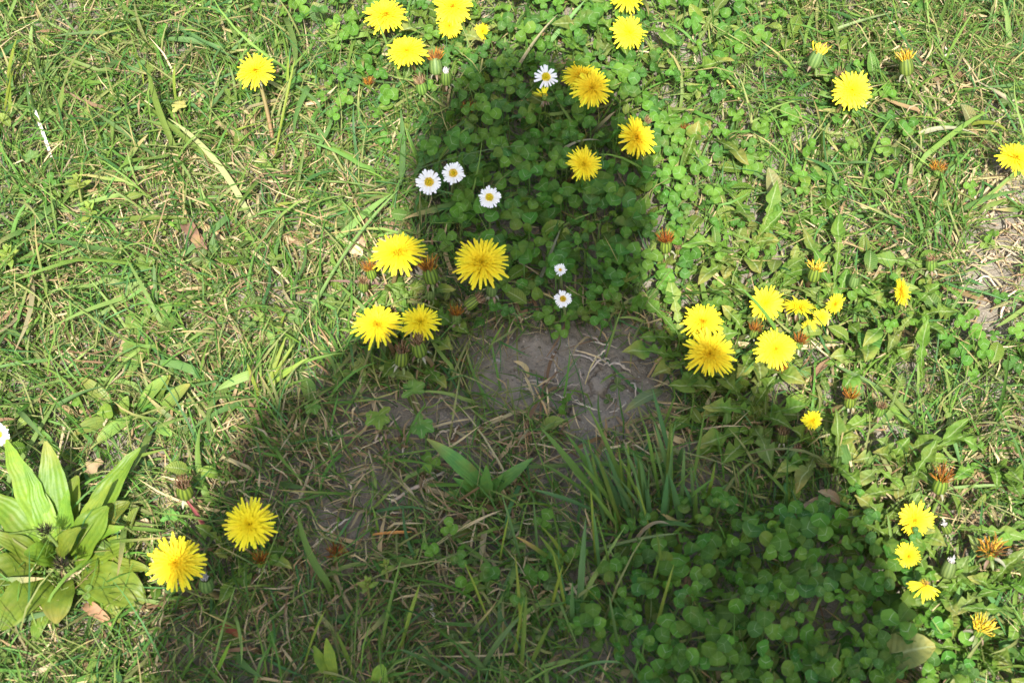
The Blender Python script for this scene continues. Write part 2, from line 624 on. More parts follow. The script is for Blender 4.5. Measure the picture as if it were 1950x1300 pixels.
# drying cracks in the bare patch
CR = [[(1088, 768), (1112, 752), (1128, 745), (1140, 748)], [(1138, 750), (1152, 752), (1158, 738), (1168, 730), (1182, 733)], [(1112, 752), (1100, 736), (1070, 735)],
      [(1168, 730), (1172, 712), (1190, 700)], [(1182, 733), (1210, 742), (1225, 760)], [(1070, 735), (1050, 748), (1032, 745)], [(1128, 745), (1126, 722), (1140, 705), (1130, 690)],
      [(1088, 768), (1085, 790), (1105, 800)], [(1060, 905), (1085, 915), (1110, 905), (1130, 915)], [(980, 700), (1000, 712), (1020, 705), (1050, 748)]]
seg = []
for line in CR:
    pts = [px(*p)[:2] for p in line]
    for a, b in zip(pts[:-1], pts[1:]):
        seg.append((a, b))
sel = (X > -.07) & (X < .18) & (Y > -.13) & (Y < .07)
xs_, ys_ = X[sel], Y[sel]
dmin = np.full(xs_.shape, 9.)
jx = xs_ + .003 * (vnoise(xs_, ys_, 170, 21) - .5) * 2
jy = ys_ + .003 * (vnoise(xs_, ys_, 170, 22) - .5) * 2
for a, b in seg:
    ab = b - a
    tt = np.clip(((jx - a[0]) * ab[0] + (jy - a[1]) * ab[1]) / (ab @ ab), 0, 1)
    dmin = np.minimum(dmin, np.hypot(jx - a[0] - tt * ab[0], jy - a[1] - tt * ab[1]))
Z[sel] -= .006 * np.clip(1 - dmin / .0014, 0, 1) ** .7
ny_, nx_ = X.shape
ground_me = make_mesh('soil', np.stack([X, Y, Z], -1).reshape(-1, 3), grid_quads(ny_, nx_), mat=M['soil'])
ground = add('ground', ground_me)
ground['kind'] = 'structure'
ground['label'] = 'dry grey-brown soil of the lawn with cracked bare patches'

# ================================================================== LAWN (nobody could count it)
PAL = np.array([(.074, .172, .026), (.122, .208, .034), (.06, .148, .042), (.155, .222, .052), (.088, .18, .033), (.2, .22, .075)])
STRAW = np.array([(.42, .33, .17), (.5, .42, .25), (.33, .24, .12), (.46, .39, .21), (.23, .15, .08), (.36, .33, .17)])


def scatter(n, x0, x1, y0, y1, dens):
    x = rng.uniform(x0, x1, n); y = rng.uniform(y0, y1, n)
    k = rng.random(n) < dens(x, y)
    return x[k], y[k]


def blade_set(n, box, dens, Lr, Wr, elr, bendr, pal, rows, across=2, zmax=.01, tipdry=0., bright=(.75, 1.25), rollr=.9, zb=(.0, .004), lw=None):
    x, y = scatter(n, *box, dens)
    N = len(x)
    L = np.exp(rng.normal(math.log(Lr[0]), Lr[1], N)); W = np.exp(rng.normal(math.log(Wr[0]), Wr[1], N))
    base = np.stack([x, y, gz(x, y) + rng.uniform(*zb, N)], -1)
    az = rng.uniform(0, 2 * math.pi, N)
    # blades lean together in locks
    lock = 2 * math.pi * vnoise(x, y, 22, 31)
    k = rng.random(N) < .35
    az[k] = lock[k] + rng.normal(0, .5, k.sum())
    el = rng.uniform(*elr, N); be = rng.uniform(*bendr, N)
    V, Q, U, per = ribbons(base, az, el, be, L, W, rng.normal(0, rollr, N), rows, rng.normal(0, .6, N), rng.uniform(.001, zmax, N), across)
    c = pal[rng.integers(0, len(pal), N)] * rng.uniform(*bright, N)[:, None]
    c = c * (1 + .3 * (vnoise(x, y, 30, 9)[:, None] - .5))
    C = np.repeat(c, per, 0)
    if tipdry > 0:
        tt = U[:, 1]
        dry = np.repeat(rng.random(N) < tipdry, per) * np.clip((tt - .45) * 2.2, 0, 1)
        C = C * (1 - dry[:, None]) + np.array([.38, .29, .13]) * dry[:, None]
    return V, Q, C, U


def join(parts):
    Vs, Qs, Cs, Us, o = [], [], [], [], 0
    for V, Q, C, U in parts:
        Vs.append(V); Qs.append(Q + o); Cs.append(np.broadcast_to(C, (len(V), 3))); Us.append(U); o += len(V)
    return np.concatenate(Vs), np.concatenate(Qs), np.concatenate(Cs), np.concatenate(Us)


BOX = (-.68, .68, -.44, .56)


def d_grass(x, y):
    return np.clip(1 - .97 * field(BARE, x, y) - .68 * field(CLOVER, x, y) - .35 * field(BROAD, x, y) - .25 * field(MEDICK, x, y), .02, 1) * (.45 + .75 * vnoise(x, y, 45, 17))


THIN = [(720, 960, 430, 170, 1), (560, 1150, 300, 130, .8), (1120, 660, 260, 90, 1)]


def d_long(x, y):
    return d_grass(x, y) * (.9 - .5 * field(THIN, x, y))


def d_straw(x, y):
    return np.clip(.25 + .6 * field(DRY, x, y) - .35 * field(CLOVER, x, y) - .6 * field(BARE, x, y), .04, 1) * (.4 + .8 * vnoise(x, y, 60, 18))


g_fine = blade_set(125000, BOX, lambda x, y: d_grass(x, y) * (1 - .12 * field(THIN, x, y)), (.028, .4), (.00105, .3), (.15, 1.35), (.2, 1.9), PAL, 5, 2, .014, .1)
g_mid = blade_set(13000, BOX, d_long, (.042, .35), (.0021, .3), (.1, 1.2), (.3, 1.9), PAL, 7, 3, .02, .16)
g_wide = blade_set(2000, BOX, d_long, (.052, .3), (.0036, .25), (.05, .9), (.2, 1.5), np.array([(.1, .19, .05), (.13, .21, .04), (.16, .24, .06), (.09, .165, .05)]), 9, 3, .025, .2)
V, Q, C, U = join([g_fine, g_mid, g_wide])
tag(stuff(add('grass', make_mesh('grass', V, Q, C, U, M['grass']))), 'short messy green lawn grass growing between the flowers', 'grass')

s_thatch = blade_set(80000, BOX, d_straw, (.022, .45), (.0011, .35), (-.1, .8), (-.2, .6), STRAW, 4, 2, .018, 0, (.6, 1.2))
s_bits = blade_set(7500, BOX, lambda x, y: np.clip(d_straw(x, y) + .1, 0, 1), (.032, .4), (.0026, .35), (-.1, .5), (-.2, .9), STRAW, 6, 3, .014, 0, (.6, 1.15))
V, Q, C, U = join([s_thatch, s_bits])
tag(stuff(add('dry_grass_litter', make_mesh('dry_grass_litter', V, Q, C, U, M['straw']))), 'tan dead grass and stalk litter lying under the green blades', 'dry grass')

# lawn round about, outside the photograph's frame
def d_out(x, y):
    r = np.hypot(x, y)
    return np.where((np.abs(x) < .66) & (y > -.42) & (y < .54), 0, np.clip(1.4 - r / 2.6, 0, 1))


NEAR = (-1.5, 1.5, -1.5, 1.5)
V, Q, C, U = join([blade_set(75000, NEAR, d_out, (.045, .3), (.003, .3), (.2, 1.2), (.2, 1.7), PAL, 4, 2, .02, .15),
                   blade_set(40000, NEAR, d_out, (.04, .3), (.0022, .3), (-.1, .5), (0, .6), STRAW, 3, 2, .012),
                   blade_set(60000, (-3.4, 3.4, -3.4, 3.4), lambda x, y: np.where((np.abs(x) < 1.45) & (np.abs(y) < 1.45), 0, 1.0) * d_out(x, y), (.07, .3), (.006, .3), (.2, 1.1), (.2, 1.6), PAL, 4, 2, .02, .15)])
tag(stuff(add('surrounding_grass', make_mesh('surrounding_grass', V, Q, C, U, M['grass']))), 'coarser lawn grass stretching away all round the flower patch', 'grass')


# crumbs of dry earth and grit on the bare patches
th_, ph_ = np.array([0, .9, 1.6, 2.3, 3.14]), np.arange(5) * 1.2566
TVc = np.array([(math.sin(a) * math.cos(b), math.sin(a) * math.sin(b), .7 * math.cos(a)) for a in th_ for b in ph_]) * np.random.default_rng(5).uniform(.75, 1.15, (25, 1))
TQc = np.array([(i * 5 + j, i * 5 + 5 + j, i * 5 + 5 + (j + 1) % 5, i * 5 + (j + 1) % 5) for i in range(4) for j in range(5)])
xc, yc = scatter(60000, -.46, .46, -.3, .4, lambda x, y: np.clip(field(BARE, x, y) * .55, 0, 1) * (.2 + vnoise(x, y, 90, 51)))
Nc = len(xc)
sc_ = np.clip(np.exp(rng.normal(math.log(.00075), .5, Nc)), .0003, .0028)
cc_ = np.array([(.2, .18, .15), (.27, .25, .215), (.14, .125, .105), (.33, .31, .28)])[rng.integers(0, 4, Nc)]
V, Q, C, U = instance_template(TVc, TQc, frame(rng.uniform(0, 6.28, Nc), rng.uniform(0, 1, Nc), rng.uniform(0, 6.28, Nc), sc_), np.stack([xc, yc, gz(xc, yc) + .0012], -1), None, cc_, np.zeros((25, 3)))
tag(stuff(add('soil_crumbs', make_mesh('soil_crumbs', V, Q, C, U, leaf_mat('earth_crumbs', None, 0, .95, .1, vary=0, mottle=.3)))), 'grey crumbs of dry earth strewn on the bare patches', 'soil crumbs')


# ------------------------------------------------------------------ small leaves that carpet the lawn
def tri_template(L, W, spread=2.09, el0=.25, arch=.5, fold=.3):
    Vs, Qs, Us, o = [], [], [], 0
    for k in range(3):
        v, q, u = leafy('clover', L, W, k, nx=3, ny=7, arch=arch, el0=el0, fold=fold)
        a = k * spread
        c, s = math.cos(a), math.sin(a)
        v = np.stack([v[:, 0] * c - v[:, 1] * s, v[:, 0] * s + v[:, 1] * c, v[:, 2]], -1)
        Vs.append(v); Qs.append(q + o); Us.append(u); o += len(v)
    return np.concatenate(Vs), np.concatenate(Qs), np.concatenate(Us)


def carpet(n, dens, tmpl, size, zr, pal, tiltr=.5, box=BOX):
    TV, TQ, TU = tmpl
    x, y = scatter(n, *box, dens)
    N = len(x)
    p = np.stack([x, y, gz(x, y) + rng.uniform(*zr, N)], -1)
    Mx = frame(rng.uniform(0, 6.28, N), np.abs(rng.normal(0, tiltr, N)), rng.uniform(0, 6.28, N), np.clip(np.exp(rng.normal(math.log(size[0]), size[1], N)), .5, 1.35))
    c = pal[rng.integers(0, len(pal), N)] * rng.uniform(.7, 1.3, N)[:, None]
    return instance_template(TV, TQ, Mx, p, None, c, TU)


GRN = np.array([(.105, .185, .034), (.085, .155, .04), (.13, .21, .04), (.11, .18, .055)])
med = carpet(5200, lambda x, y: field(MEDICK, x, y) * .8 + .05, tri_template(.0062, .0052), (1.0, .25), (.003, .018), GRN, .55)
ov = leafy('oval', .016, .0085, 3, nx=3, ny=6, arch=.7, el0=.5, fold=.3)
ovals = carpet(6500, lambda x, y: np.clip(.12 + field(BROAD, x, y) * .6 + field(CLOVER, x, y) * .35 - field(BARE, x, y) * .5, 0, 1), ov, (1.0, .35), (.002, .02), np.array([(.1, .185, .024), (.135, .22, .032), (.085, .165, .034), (.175, .24, .05)]), .8)
ft = leafy('dandelion', .04, .012, 2, nx=3, ny=15, arch=.7, el0=.5, wave=.1)
lobes = carpet(2600, lambda x, y: np.clip(field(BROAD, x, y) * .9 - field(BARE, x, y) * .6, 0, 1), ft, (1.0, .3), (.003, .02), np.array([(.085, .175, .022), (.11, .195, .03), (.15, .215, .045)]), .5)
V, Q, C, U = join([med, ovals, lobes])
tag(stuff(add('small_leaf_cover', make_mesh('small_leaf_cover', V, Q, C, U, M['broad']))), 'tiny green weed leaves carpeting the soil between grass blades', 'ground cover')

# ================================================================== CLOVER
CL_COL = np.array([(.06, .165, .019), (.08, .19, .019), (.052, .14, .023), (.1, .205, .023)])
leaflet_me = []
for k in range(10):
    v, q, u = leafy('clover', 1.0, .95 + .12 * (k % 3), k, nx=5, ny=10, arch=.3 + .28 * (k % 4), el0=.1 + .12 * (k % 3), fold=.05 + .17 * (k % 5), wave=.06)
    leaflet_me.append(make_mesh('leaflet', v, q, CL_COL[k % 4], u, M['clover']))
STALK_V, STALK_Q, STALK_C, STALK_U = tube(bez((0, 0, 0), (.12, 0, .55), (0, 0, 1), 5), [.02] * 5, 5, (.14, .24, .06))
stalk_me = make_mesh('stalk', STALK_V, STALK_Q, STALK_C, STALK_U, M['stem'])

cand = []
want = 1500
NC = 17000
xx = rng.uniform(-.46, .46, NC); yy = rng.uniform(-.31, .42, NC)
dn = field(CLOVER, xx, yy) * (.4 + .9 * vnoise(xx, yy, 40, 41)) + .002
keep = rng.random(NC) < dn
pts = []
cell = {}
for x, y in zip(xx[keep], yy[keep]):
    u, v = to_px(x, y)
    r = .0086 if (u - 1070) ** 2 / 230 ** 2 + (v - 370) ** 2 / 260 ** 2 < 1.2 or v > 950 else .0125
    key = (int(x / .015), int(y / .015))
    if any((x - a) ** 2 + (y - b) ** 2 < r * r for i in (-1, 0, 1) for j in (-1, 0, 1) for a, b in cell.get((key[0] + i, key[1] + j), ())):
        continue
    cell.setdefault(key, []).append((x, y))
    pts.append((x, y))
random.shuffle(pts)


LANDMARKS = [(840, 340, 'the touching daisies'), (932, 376, 'the daisy standing alone'), (1072, 569, 'the small round daisy'), (1067, 514, 'the small half-open daisy'), (1040, 147, 'the gap-petalled daisy'), (1112, 313, 'the tipped-over dandelion'),
             (1212, 262, 'the sideways golden dandelion'), (1118, 160, 'the twin golden dandelions'), (917, 500, 'the largest dandelion'), (1120, 720, 'the cracked bare soil'), (1268, 468, 'the orange frayed head'), (487, 135, 'the dandelion on a leaning stem'),
             (775, 97, 'the ragged dandelion with orange bud'), (1510, 590, 'the row of three dandelions'), (1352, 674, 'the shaggy dandelion'), (1477, 663, 'the round neat dandelion'), (1547, 800, 'the brush-like dandelion'), (1230, 950, 'the tall grass tuft'),
             (1100, 1130, 'the upright grass blades'), (1720, 1245, 'the big rounded sunlit leaf'), (1700, 1030, 'the curled dandelion leaves'), (1420, 1130, 'the thickest clover'), (925, 930, 'the solitary plantain'), (120, 1050, 'the large plantain'),
             (475, 998, 'the full shaded dandelion'), (335, 1070, 'the neat dandelion beside the plantain'), (270, 770, 'the pale narrow plantain'), (420, 330, 'the broad dry blade'), (370, 460, 'the brown curled dead leaf'), (1622, 172, 'the dandelion touching a brown head'),
             (1900, 470, 'the sunny bare strip'), (1714, 556, 'the sideways dandelion by dry soil'), (1790, 920, 'the bent rusty head'), (1886, 1050, 'the curly orange head'), (1864, 1200, 'the yellow fading head'), (75, 230, 'the bleached straw'),
             (1198, 62, 'the drooping-petalled dandelion'), (1727, 123, 'the drooping closed yellow head'), (755, 617, 'the overlapping bright dandelions'), (640, 1055, 'the orange flower lying on soil'), (1305, 200, 'the long pale-ribbed leaves'),
             (600, 560, 'the dark reddish stalk'), (230, 560, 'the pale flat blades'), (1250, 1240, 'the arched bending blade')]


def beside(u, v):
    return min(LANDMARKS, key=lambda m: (m[0] - u) ** 2 + (m[1] - v) ** 2)[2]


def clover_patch(u, v, size, tilt):
    w = 'small' if size < .0084 else ('large' if size > .0108 else 'middling')
    t = 'flat' if tilt < .3 else ('tilted' if tilt < .75 else 'steeply tipped')
    lab = '%s %s three-leaflet clover leaf beside %s' % (w, t, beside(u, v))
    return lab, 'clover leaves beside ' + beside(u, v)


def clover_rank(p):
    u, v = to_px(*p)
    inside = -40 < u < 1990 and -40 < v < 1340
    return (0 if inside else 1, -(v * .6 + 700 * float(field(CLOVER, np.array([p[0]]), np.array([p[1]]))[0])))


pts.sort(key=clover_rank)
rest = []
for i, (x, y) in enumerate(pts):
    u, v = to_px(x, y)
    dense = float(field(CLOVER, np.array([x]), np.array([y]))[0])
    z0 = float(gz(x, y))
    big = 1.0
    size = random.uniform(.0062, .0118) * big * (.75 + .3 * dense)
    h = random.uniform(.012, .03) + .02 * dense * random.random() + (.008 if v > 950 else 0)
    az = random.uniform(0, 6.28)
    tilt = abs(random.gauss(0, .65)); taz = random.uniform(-2.6, -.5) if random.random() < .6 else random.uniform(0, 6.28)
    lean = random.uniform(0, .012)
    if i < 300:
        lab, grp = clover_patch(u, v, size, tilt)
        root = thing('clover_leaf', (x, y, z0), lab, 'clover', grp)
        root.rotation_euler = (0, 0, random.uniform(0, 6.28))
        sc = Vector((h * .75, h * .75, h))
        add('stalk', stalk_me, root, scale=tuple(sc))
        q = Quaternion((-math.sin(taz), math.cos(taz), 0), tilt)
        for k in range(3):
            a = az + k * 2.094 + random.gauss(0, .12)
            qq = q @ Quaternion((0, 0, 1), a) @ Quaternion((0, 1, 0), random.gauss(-.05, .2))
            add('leaflet', random.choice(leaflet_me), root, (0, 0, h - .0006), qq, size * random.uniform(.9, 1.1))
    else:
        rest.append((x, y, z0 + h, size, az, tilt, taz, h))
if rest:
    A = np.array(rest)
    parts = []
    for tk in range(8):
        TV, TQ, TU = leafy('clover', 1.0, .92 + .1 * (tk % 3), tk, nx=5, ny=9, arch=.3 + .28 * (tk % 4), el0=.1 + .12 * (tk % 3), fold=.05 + .17 * (tk % 5), wave=.06)
        ms, ps, cs = [], [], []
        for x, y, z, size, az, tilt, taz, h in rest:
            for k in range(3):
                if (k * 3 + int(az * 100)) % 8 != tk:
                    continue
                qq = Quaternion((-math.sin(taz), math.cos(taz), 0), tilt) @ Quaternion((0, 0, 1), az + k * 2.094 + random.gauss(0, .12)) @ Quaternion((0, 1, 0), random.gauss(-.05, .25))
                ms.append(np.array(qq.to_matrix()) * size * random.uniform(.85, 1.1)); ps.append((x, y, z))
                cs.append(CL_COL[int(az * 37) % 4] * random.uniform(.85, 1.2))
        if ms:
            parts.append(instance_template(TV, TQ, np.array(ms), np.array(ps), None, np.array(cs), TU))
    b = instance_template(STALK_V - np.array([0, 0, 1.0]), STALK_Q, np.eye(3)[None] * A[:, 7][:, None, None], A[:, :3], None, np.tile([.14, .24, .06], (len(A), 1)), STALK_U)
    V, Q, C, U = join(parts + [b])
    tag(stuff(add('clover_cover', make_mesh('clover_cover', V, Q, C, U, M['clover']))), 'remaining small clover leaves spread through the lawn', 'clover')


# ================================================================== FLOWERS
def strap(L, W, x0=.1, curve=.12, lift=.0, seed=0, c0=(.84, .66, .02), c1=(.86, .77, .04), notch=.025, nx=5, ny=5, cup=.18, tipw=.55):
    rs = np.random.default_rng(seed)
    t = np.linspace(0, 1, ny)
    xs = np.linspace(-1, 1, nx)
    w = np.interp(t, [0, .3, .7, 1], [.6, .95, 1, tipw]) * W / 2
    V = np.zeros((ny, nx, 3))
    sway = rs.normal(0, .03) * t ** 2
    for j, s in enumerate(xs):
        V[:, j, 0] = x0 + (L - x0) * t
        V[:, j, 1] = s * w + sway * L
        V[:, j, 2] = lift * t - curve * L * t ** 2 + cup * w * s * s
    V[-1, 1::2, 0] -= notch * L
    V[-1, 0, 0] -= notch * .6 * L; V[-1, -1, 0] -= notch * .6 * L
    luv = np.zeros((ny, nx, 3)); luv[..., 0] = xs; luv[..., 1] = t[:, None]
    k = np.clip(t * 1.4, 0, 1)[:, None, None]
    C = np.asarray(c0) * (1 - k) + np.asarray(c1) * k
    C = np.broadcast_to(C, (ny, nx, 3)).reshape(-1, 3)
    return V.reshape(-1, 3), grid_quads(ny, nx), C, luv.reshape(-1, 3)


def rotY(V, a):          # lift the far (+x) end up by a
    c, s = math.cos(a), math.sin(a)
    return np.stack([V[:, 0] * c - V[:, 2] * s, V[:, 1], V[:, 0] * s + V[:, 2] * c], -1)


def rotZ(V, a):
    c, s = math.cos(a), math.sin(a)
    return np.stack([V[:, 0] * c - V[:, 1] * s, V[:, 0] * s + V[:, 1] * c, V[:, 2]], -1)


petal_me = []
for k in range(6):
    v, q, c, u = strap(1.0, .098 + .014 * (k % 3), seed=k, curve=.1 + .05 * (k % 3))
    petal_me.append(make_mesh('petal', v, q, c, u, M['yellow']))


def florets_mesh(seed, centre=(.88, .69, .025), shrink=1.0):
    rs = np.random.default_rng(seed)
    parts = []
    for n, L, inc in ((26, .84, 13), (25, .74, 21), (24, .65, 31), (22, .55, 42), (18, .45, 54), (14, .36, 66), (9, .28, 76)):
        off = rs.uniform(0, 6.28)
        for i in range(n):
            k = 1 - L
            v, q, c, u = strap(L * rs.uniform(.9, 1.08) * shrink,   .082, x0=.05, curve=.14, seed=int(rs.integers(1e6)), nx=3, ny=4,
                               c0=np.array(centre) * .8, c1=np.array((.86, .74, .03)) * (1 - k) + np.array(centre) * k)
            v = rotY(v, R(inc + rs.normal(0, 5)))
            v = rotZ(v, off + 6.283 * (i + rs.normal(0, .18)) / n)
            parts.append((v, q, c, u))
    # the thin forked styles of the middle
    for i in range(46):
        a = i * 2.39996; r = .3 * math.sqrt((i + .5) / 46)
        b = np.array([r * math.cos(a), r * math.sin(a), .06])
        hgt = .2 + .14 * (1 - r / .3) * rs.uniform(.6, 1.1)
        tip = b * np.array([1.35, 1.35, 1]) + np.array([rs.normal(0, .02), rs.normal(0, .02), hgt])
        parts.append(tube(bez(b, (b + tip) / 2 + np.array([0, 0, .03]), tip, 3), [.02, .018, .012], 3, np.array(centre) * rs.uniform(.85, 1.15)))
    V, Q, C, U = join([(a, b, np.broadcast_to(c, (len(a), 3)), d) for a, b, c, d in parts])
    return make_mesh('florets', V, Q, C, U, M['yellow'])


florets_me = [florets_mesh(s) for s in range(4)]
florets_tight = [florets_mesh(20 + s, shrink=.8) for s in range(2)]


def cup_mesh(seed, open_=1.0, stripes=True, bracts=11, dark=(.05, .1, .02), lite=(.2, .3, .05), pale=False):
    """green cup under the head, unit radius at the rim = .42, with bracts turned back below"""
    rs = np.random.default_rng(seed)
    n, rows = 22, 6
    prof_r = [.1, .3, .4, .42, .38, .3] if open_ < .5 else [.08, .24, .34, .38, .4, .42]
    prof_z = [-.5, -.48, -.3, .0, .3, .58] if open_ < .5 else [-.34, -.32, -.22, -.12, -.04, .03]
    V, C = [], []
    for r, z in zip(prof_r, prof_z):
        for i in range(n):
            a = 6.283 * i / n
            k = 1.0 + (.05 if i % 2 else -.04)
            V.append((r * k * math.cos(a), r * k * math.sin(a), z))
            f = .5 + .5 * math.cos(i * math.pi)
            C.append(np.array(dark) * (1 - f) + np.array(lite) * f)
    i = np.arange(rows - 1)[:, None] * n; j = np.arange(n)[None]; k = (j + 1) % n
    Q = np.stack([i + j, i + k, i + n + k, i + n + j], -1).reshape(-1, 4)
    V = np.array(V); U = np.zeros((len(V), 3))
    return make_mesh('calyx', V, Q, np.array(C), U, M['bud'])


cup_open = [cup_mesh(1), cup_mesh(2)]
cup_shut = [cup_mesh(3, 0.), cup_mesh(4, 0., dark=(.035, .075, .015), lite=(.22, .32, .04)), cup_mesh(5, 0., dark=(.07, .13, .03), lite=(.17, .25, .07))]
bract_me = []
for k, cc in enumerate(((.16, .22, .07), (.3, .3, .2), (.22, .15, .1))):
    v, q, u = leaf_grid(w_lance, 1.0, .2, nx=3, ny=6, arch=1.6 + .3 * k, el0=.5, fold=.3, seed=k)
    bract_me.append(make_mesh('bract', v, q, cc, u, M['bud']))


def tuft_mesh(seed, colr, n=46, L=.8, flare=.3, rad=.3):
    """shrivelled florets sticking out of a closed head"""
    rs = np.random.default_rng(seed)
    P = []
    for i in range(n):
        a = i * 2.39996; r = rad * math.sqrt((i + .5) / n)
        b = np.array([r * math.cos(a), r * math.sin(a), 0])
        hh = L * rs.uniform(.55, 1.1)
        tip = b + np.array([math.cos(a) * flare * (r / rad + .2) + rs.normal(0, .09), math.sin(a) * flare * (r / rad + .2) + rs.normal(0, .09), hh])
        mid = (b + tip) / 2 + rs.normal(0, .12, 3)
        c = np.array(colr[int(rs.integers(len(colr)))]) * rs.uniform(.7, 1.2)
        P.append(tube(bez(b, mid, tip, 5), [.022, .028, .03, .026, .012], 3, c))
    V, Q, C, U = join([(a, b, np.broadcast_to(c, (len(a), 3)), d) for a, b, c, d in P])
    return make_mesh('withered_florets', V, Q, C, U, M['wither'])


TUFT = {'orange': [tuft_mesh(s, [(.46, .2, .03), (.34, .13, .03), (.55, .3, .04), (.22, .1, .04)], flare=.42) for s in (1, 2, 3)],
        'yellow': [tuft_mesh(s, [(.88, .68, .05), (.8, .55, .04), (.85, .7, .12)], 40, .75, .3) for s in (4, 5)],
        'brown': [tuft_mesh(s, [(.3, .2, .12), (.38, .28, .18), (.22, .12, .06), (.42, .3, .16)], 44, .7, .2) for s in (6, 7)],
        'white': [tuft_mesh(s, [(.72, .72, .72), (.6, .6, .6)], 30, .5, .02, .13) for s in (8, 9)]}


def stem_obj(root, top, side=(0, 0, 0), r=.0017, c0=(.26, .12, .07), c1=(.2, .2, .07)):
    top = np.asarray(top, float)
    pth = bez((0, 0, -.003), top * .5 + np.asarray(side), top, 8)
    k = np.linspace(0, 1, 8)[:, None]
    v, q, c, u = tube(pth, np.linspace(r * 1.1, r * .9, 8), 7, np.array(c0) * (1 - k) + np.array(c1) * k)
    return add('stem', make_mesh('stem', v, q, c, u, M['stem']), root)


def tiltq(tilt, az):
    return Quaternion((-math.sin(R(az)), math.cos(R(az)), 0), R(tilt))


def head_base(u, v, h, lean):
    """head at the pixel, h above the soil; foot of the stem a little aside"""
    P = px(u, v, h)
    P = px(u, v, h + float(gz(P[0], P[1])))
    bx, by = P[0] + lean[0], P[1] + lean[1]
    B = np.array([bx, by, float(gz(bx, by))])
    return P, B


OPEN_GROUP = 'open yellow dandelion flowers'


def dandelion(u, v, d, label, h=.045, tilt=5, taz=270, open_=1.0, arc=(0, 360), florets=True, seed=None, lean=None):
    rs = random.Random(int(u * 7 + v * 13) if seed is None else seed)
    lean = lean or (rs.uniform(-.015, .015), rs.uniform(.004, .022))
    P, B = head_base(u, v, h, lean)
    rad = d * m_per_px(P) / 2 * 1.04
    root = thing('dandelion', B, label, 'dandelion', OPEN_GROUP)
    local = P - B
    q = tiltq(tilt + rs.gauss(0, 6), taz + rs.gauss(0, 25))
    down = q @ Vector((0, 0, -.33 * rad))
    stem_obj(root, local + np.array(down), (rs.uniform(-.008, .008), rs.uniform(-.008, .008), 0))
    me = rs.choice(florets_me if open_ > .7 else florets_tight)
    spin = q @ Quaternion((0, 0, 1), rs.uniform(0, 6.28))
    if florets:
        head = add('flower_head', me, root, tuple(local), spin, rad)
    else:
        head = add('flower_head', TUFT['yellow'][0], root, tuple(local), spin, rad * .45)
    add('calyx', rs.choice(cup_open) if open_ > .6 else rs.choice(cup_shut), root, tuple(local), q, rad * (1.0 if open_ > .6 else .5))
    for i in range(9):
        a = 6.283 * i / 9 + rs.uniform(-.2, .2)
        add('bract', rs.choice(bract_me), root, tuple(local + np.array(q @ Vector((0, 0, -.3 * rad)))), q @ Quaternion((0, 0, 1), a) @ Quaternion((0, 1, 0), .25), rad * rs.uniform(.5, .75))
    inv = spin.inverted()
    for ring, (n, L, inc) in enumerate(((25, 1.0, 2), (24, .94, 8))):
        off = rs.uniform(0, 6.28)
        for i in range(n):
            a = off + 6.283 * (i + rs.gauss(0, .22)) / n
            if arc[1] - arc[0] < 355:
                da = math.degrees(a) % 360
                if not (arc[0] <= da <= arc[1] or arc[0] <= da + 360 <= arc[1]):
                    continue
            if rs.random() < .06:
                continue
            elev = R(inc + rs.gauss(0, 7) + (1 - open_) * 78)
            qq = Quaternion((0, 0, 1), a) @ Quaternion((0, 1, 0), -elev)
            if arc[1] - arc[0] < 355:
                qq = inv @ q @ qq
            sc = L * rs.uniform(.84, 1.1)
            o = add('petal', rs.choice(petal_me), head, (0, 0, .0), qq)
            k = 1.0 if florets else 1 / .45
            o.scale = (sc * k, sc * k * rs.uniform(.85, 1.15), sc * k)
    return root


D = dandelion
D(735, 28, 80, 'open yellow dandelion behind a slanting blade, end of the clover')
D(775, 97, 76, 'bright yellow dandelion with ragged petals beside a closed orange bud', tilt=12, h=.05)
D(862, 12, 76, 'yellow dandelion partly covering a second half-open one, edge of clover', tilt=8)
D(856, 50, 50, 'half-open dandelion tucked under the edge of a fuller dandelion', tilt=40, taz=285, open_=.72, arc=(150, 390), h=.034)
D(920, 60, 36, 'small half-hidden dandelion peeping sideways from clover leaves', tilt=45, taz=225, open_=.75, arc=(120, 300), h=.028)
D(487, 135, 76, 'lone yellow dandelion on a leaning reddish stem in grass', tilt=3, taz=90, h=.055, lean=(.012, -.045))
D(1195, -4, 62, 'yellow dandelion at the lawn edge above broad clover leaves', tilt=10)
D(1198, 62, 70, 'yellow dandelion with drooping front petals under an oval leaf', tilt=28, taz=280, h=.04)
D(1108, 146, 74, 'golden dandelion half covered by its overlapping twin near a daisy', tilt=3, taz=90, h=.04)
D(1127, 168, 78, 'golden dandelion lying over its twin at the shadow edge', tilt=10, h=.052)
D(1212, 262, 84, 'golden dandelion turned on its side with withered brown petals', tilt=38, taz=325, open_=.93, h=.046)
D(1112, 313, 68, 'deep yellow dandelion tipped over in the dark clover', tilt=30, taz=300, open_=.9, h=.046)
D(1622, 172, 76, 'bright dandelion with brown withered head touching it, in open grass', tilt=24, taz=300, open_=.93, h=.045)
D(1934, 300, 72, 'yellow dandelion beside the bare soil strip at the lawn edge', tilt=14, taz=250, h=.045)
D(757, 482, 106, 'large bright dandelion directly above two striped closed buds', tilt=2, taz=90, h=.062)
D(917, 500, 112, 'largest orange-centred dandelion, half in shadow among closed buds', tilt=14, taz=265, h=.064)
D(718, 618, 96, 'bright dandelion with a smaller one overlapping its edge', tilt=4, h=.06)
D(801, 613, 76, 'smaller dandelion overlapping its bright neighbour above a brown bud', tilt=6, taz=300, h=.056)
D(1338, 612, 82, 'sunlit dandelion just behind the shaggy one beside bare soil', tilt=16, taz=200, h=.046)
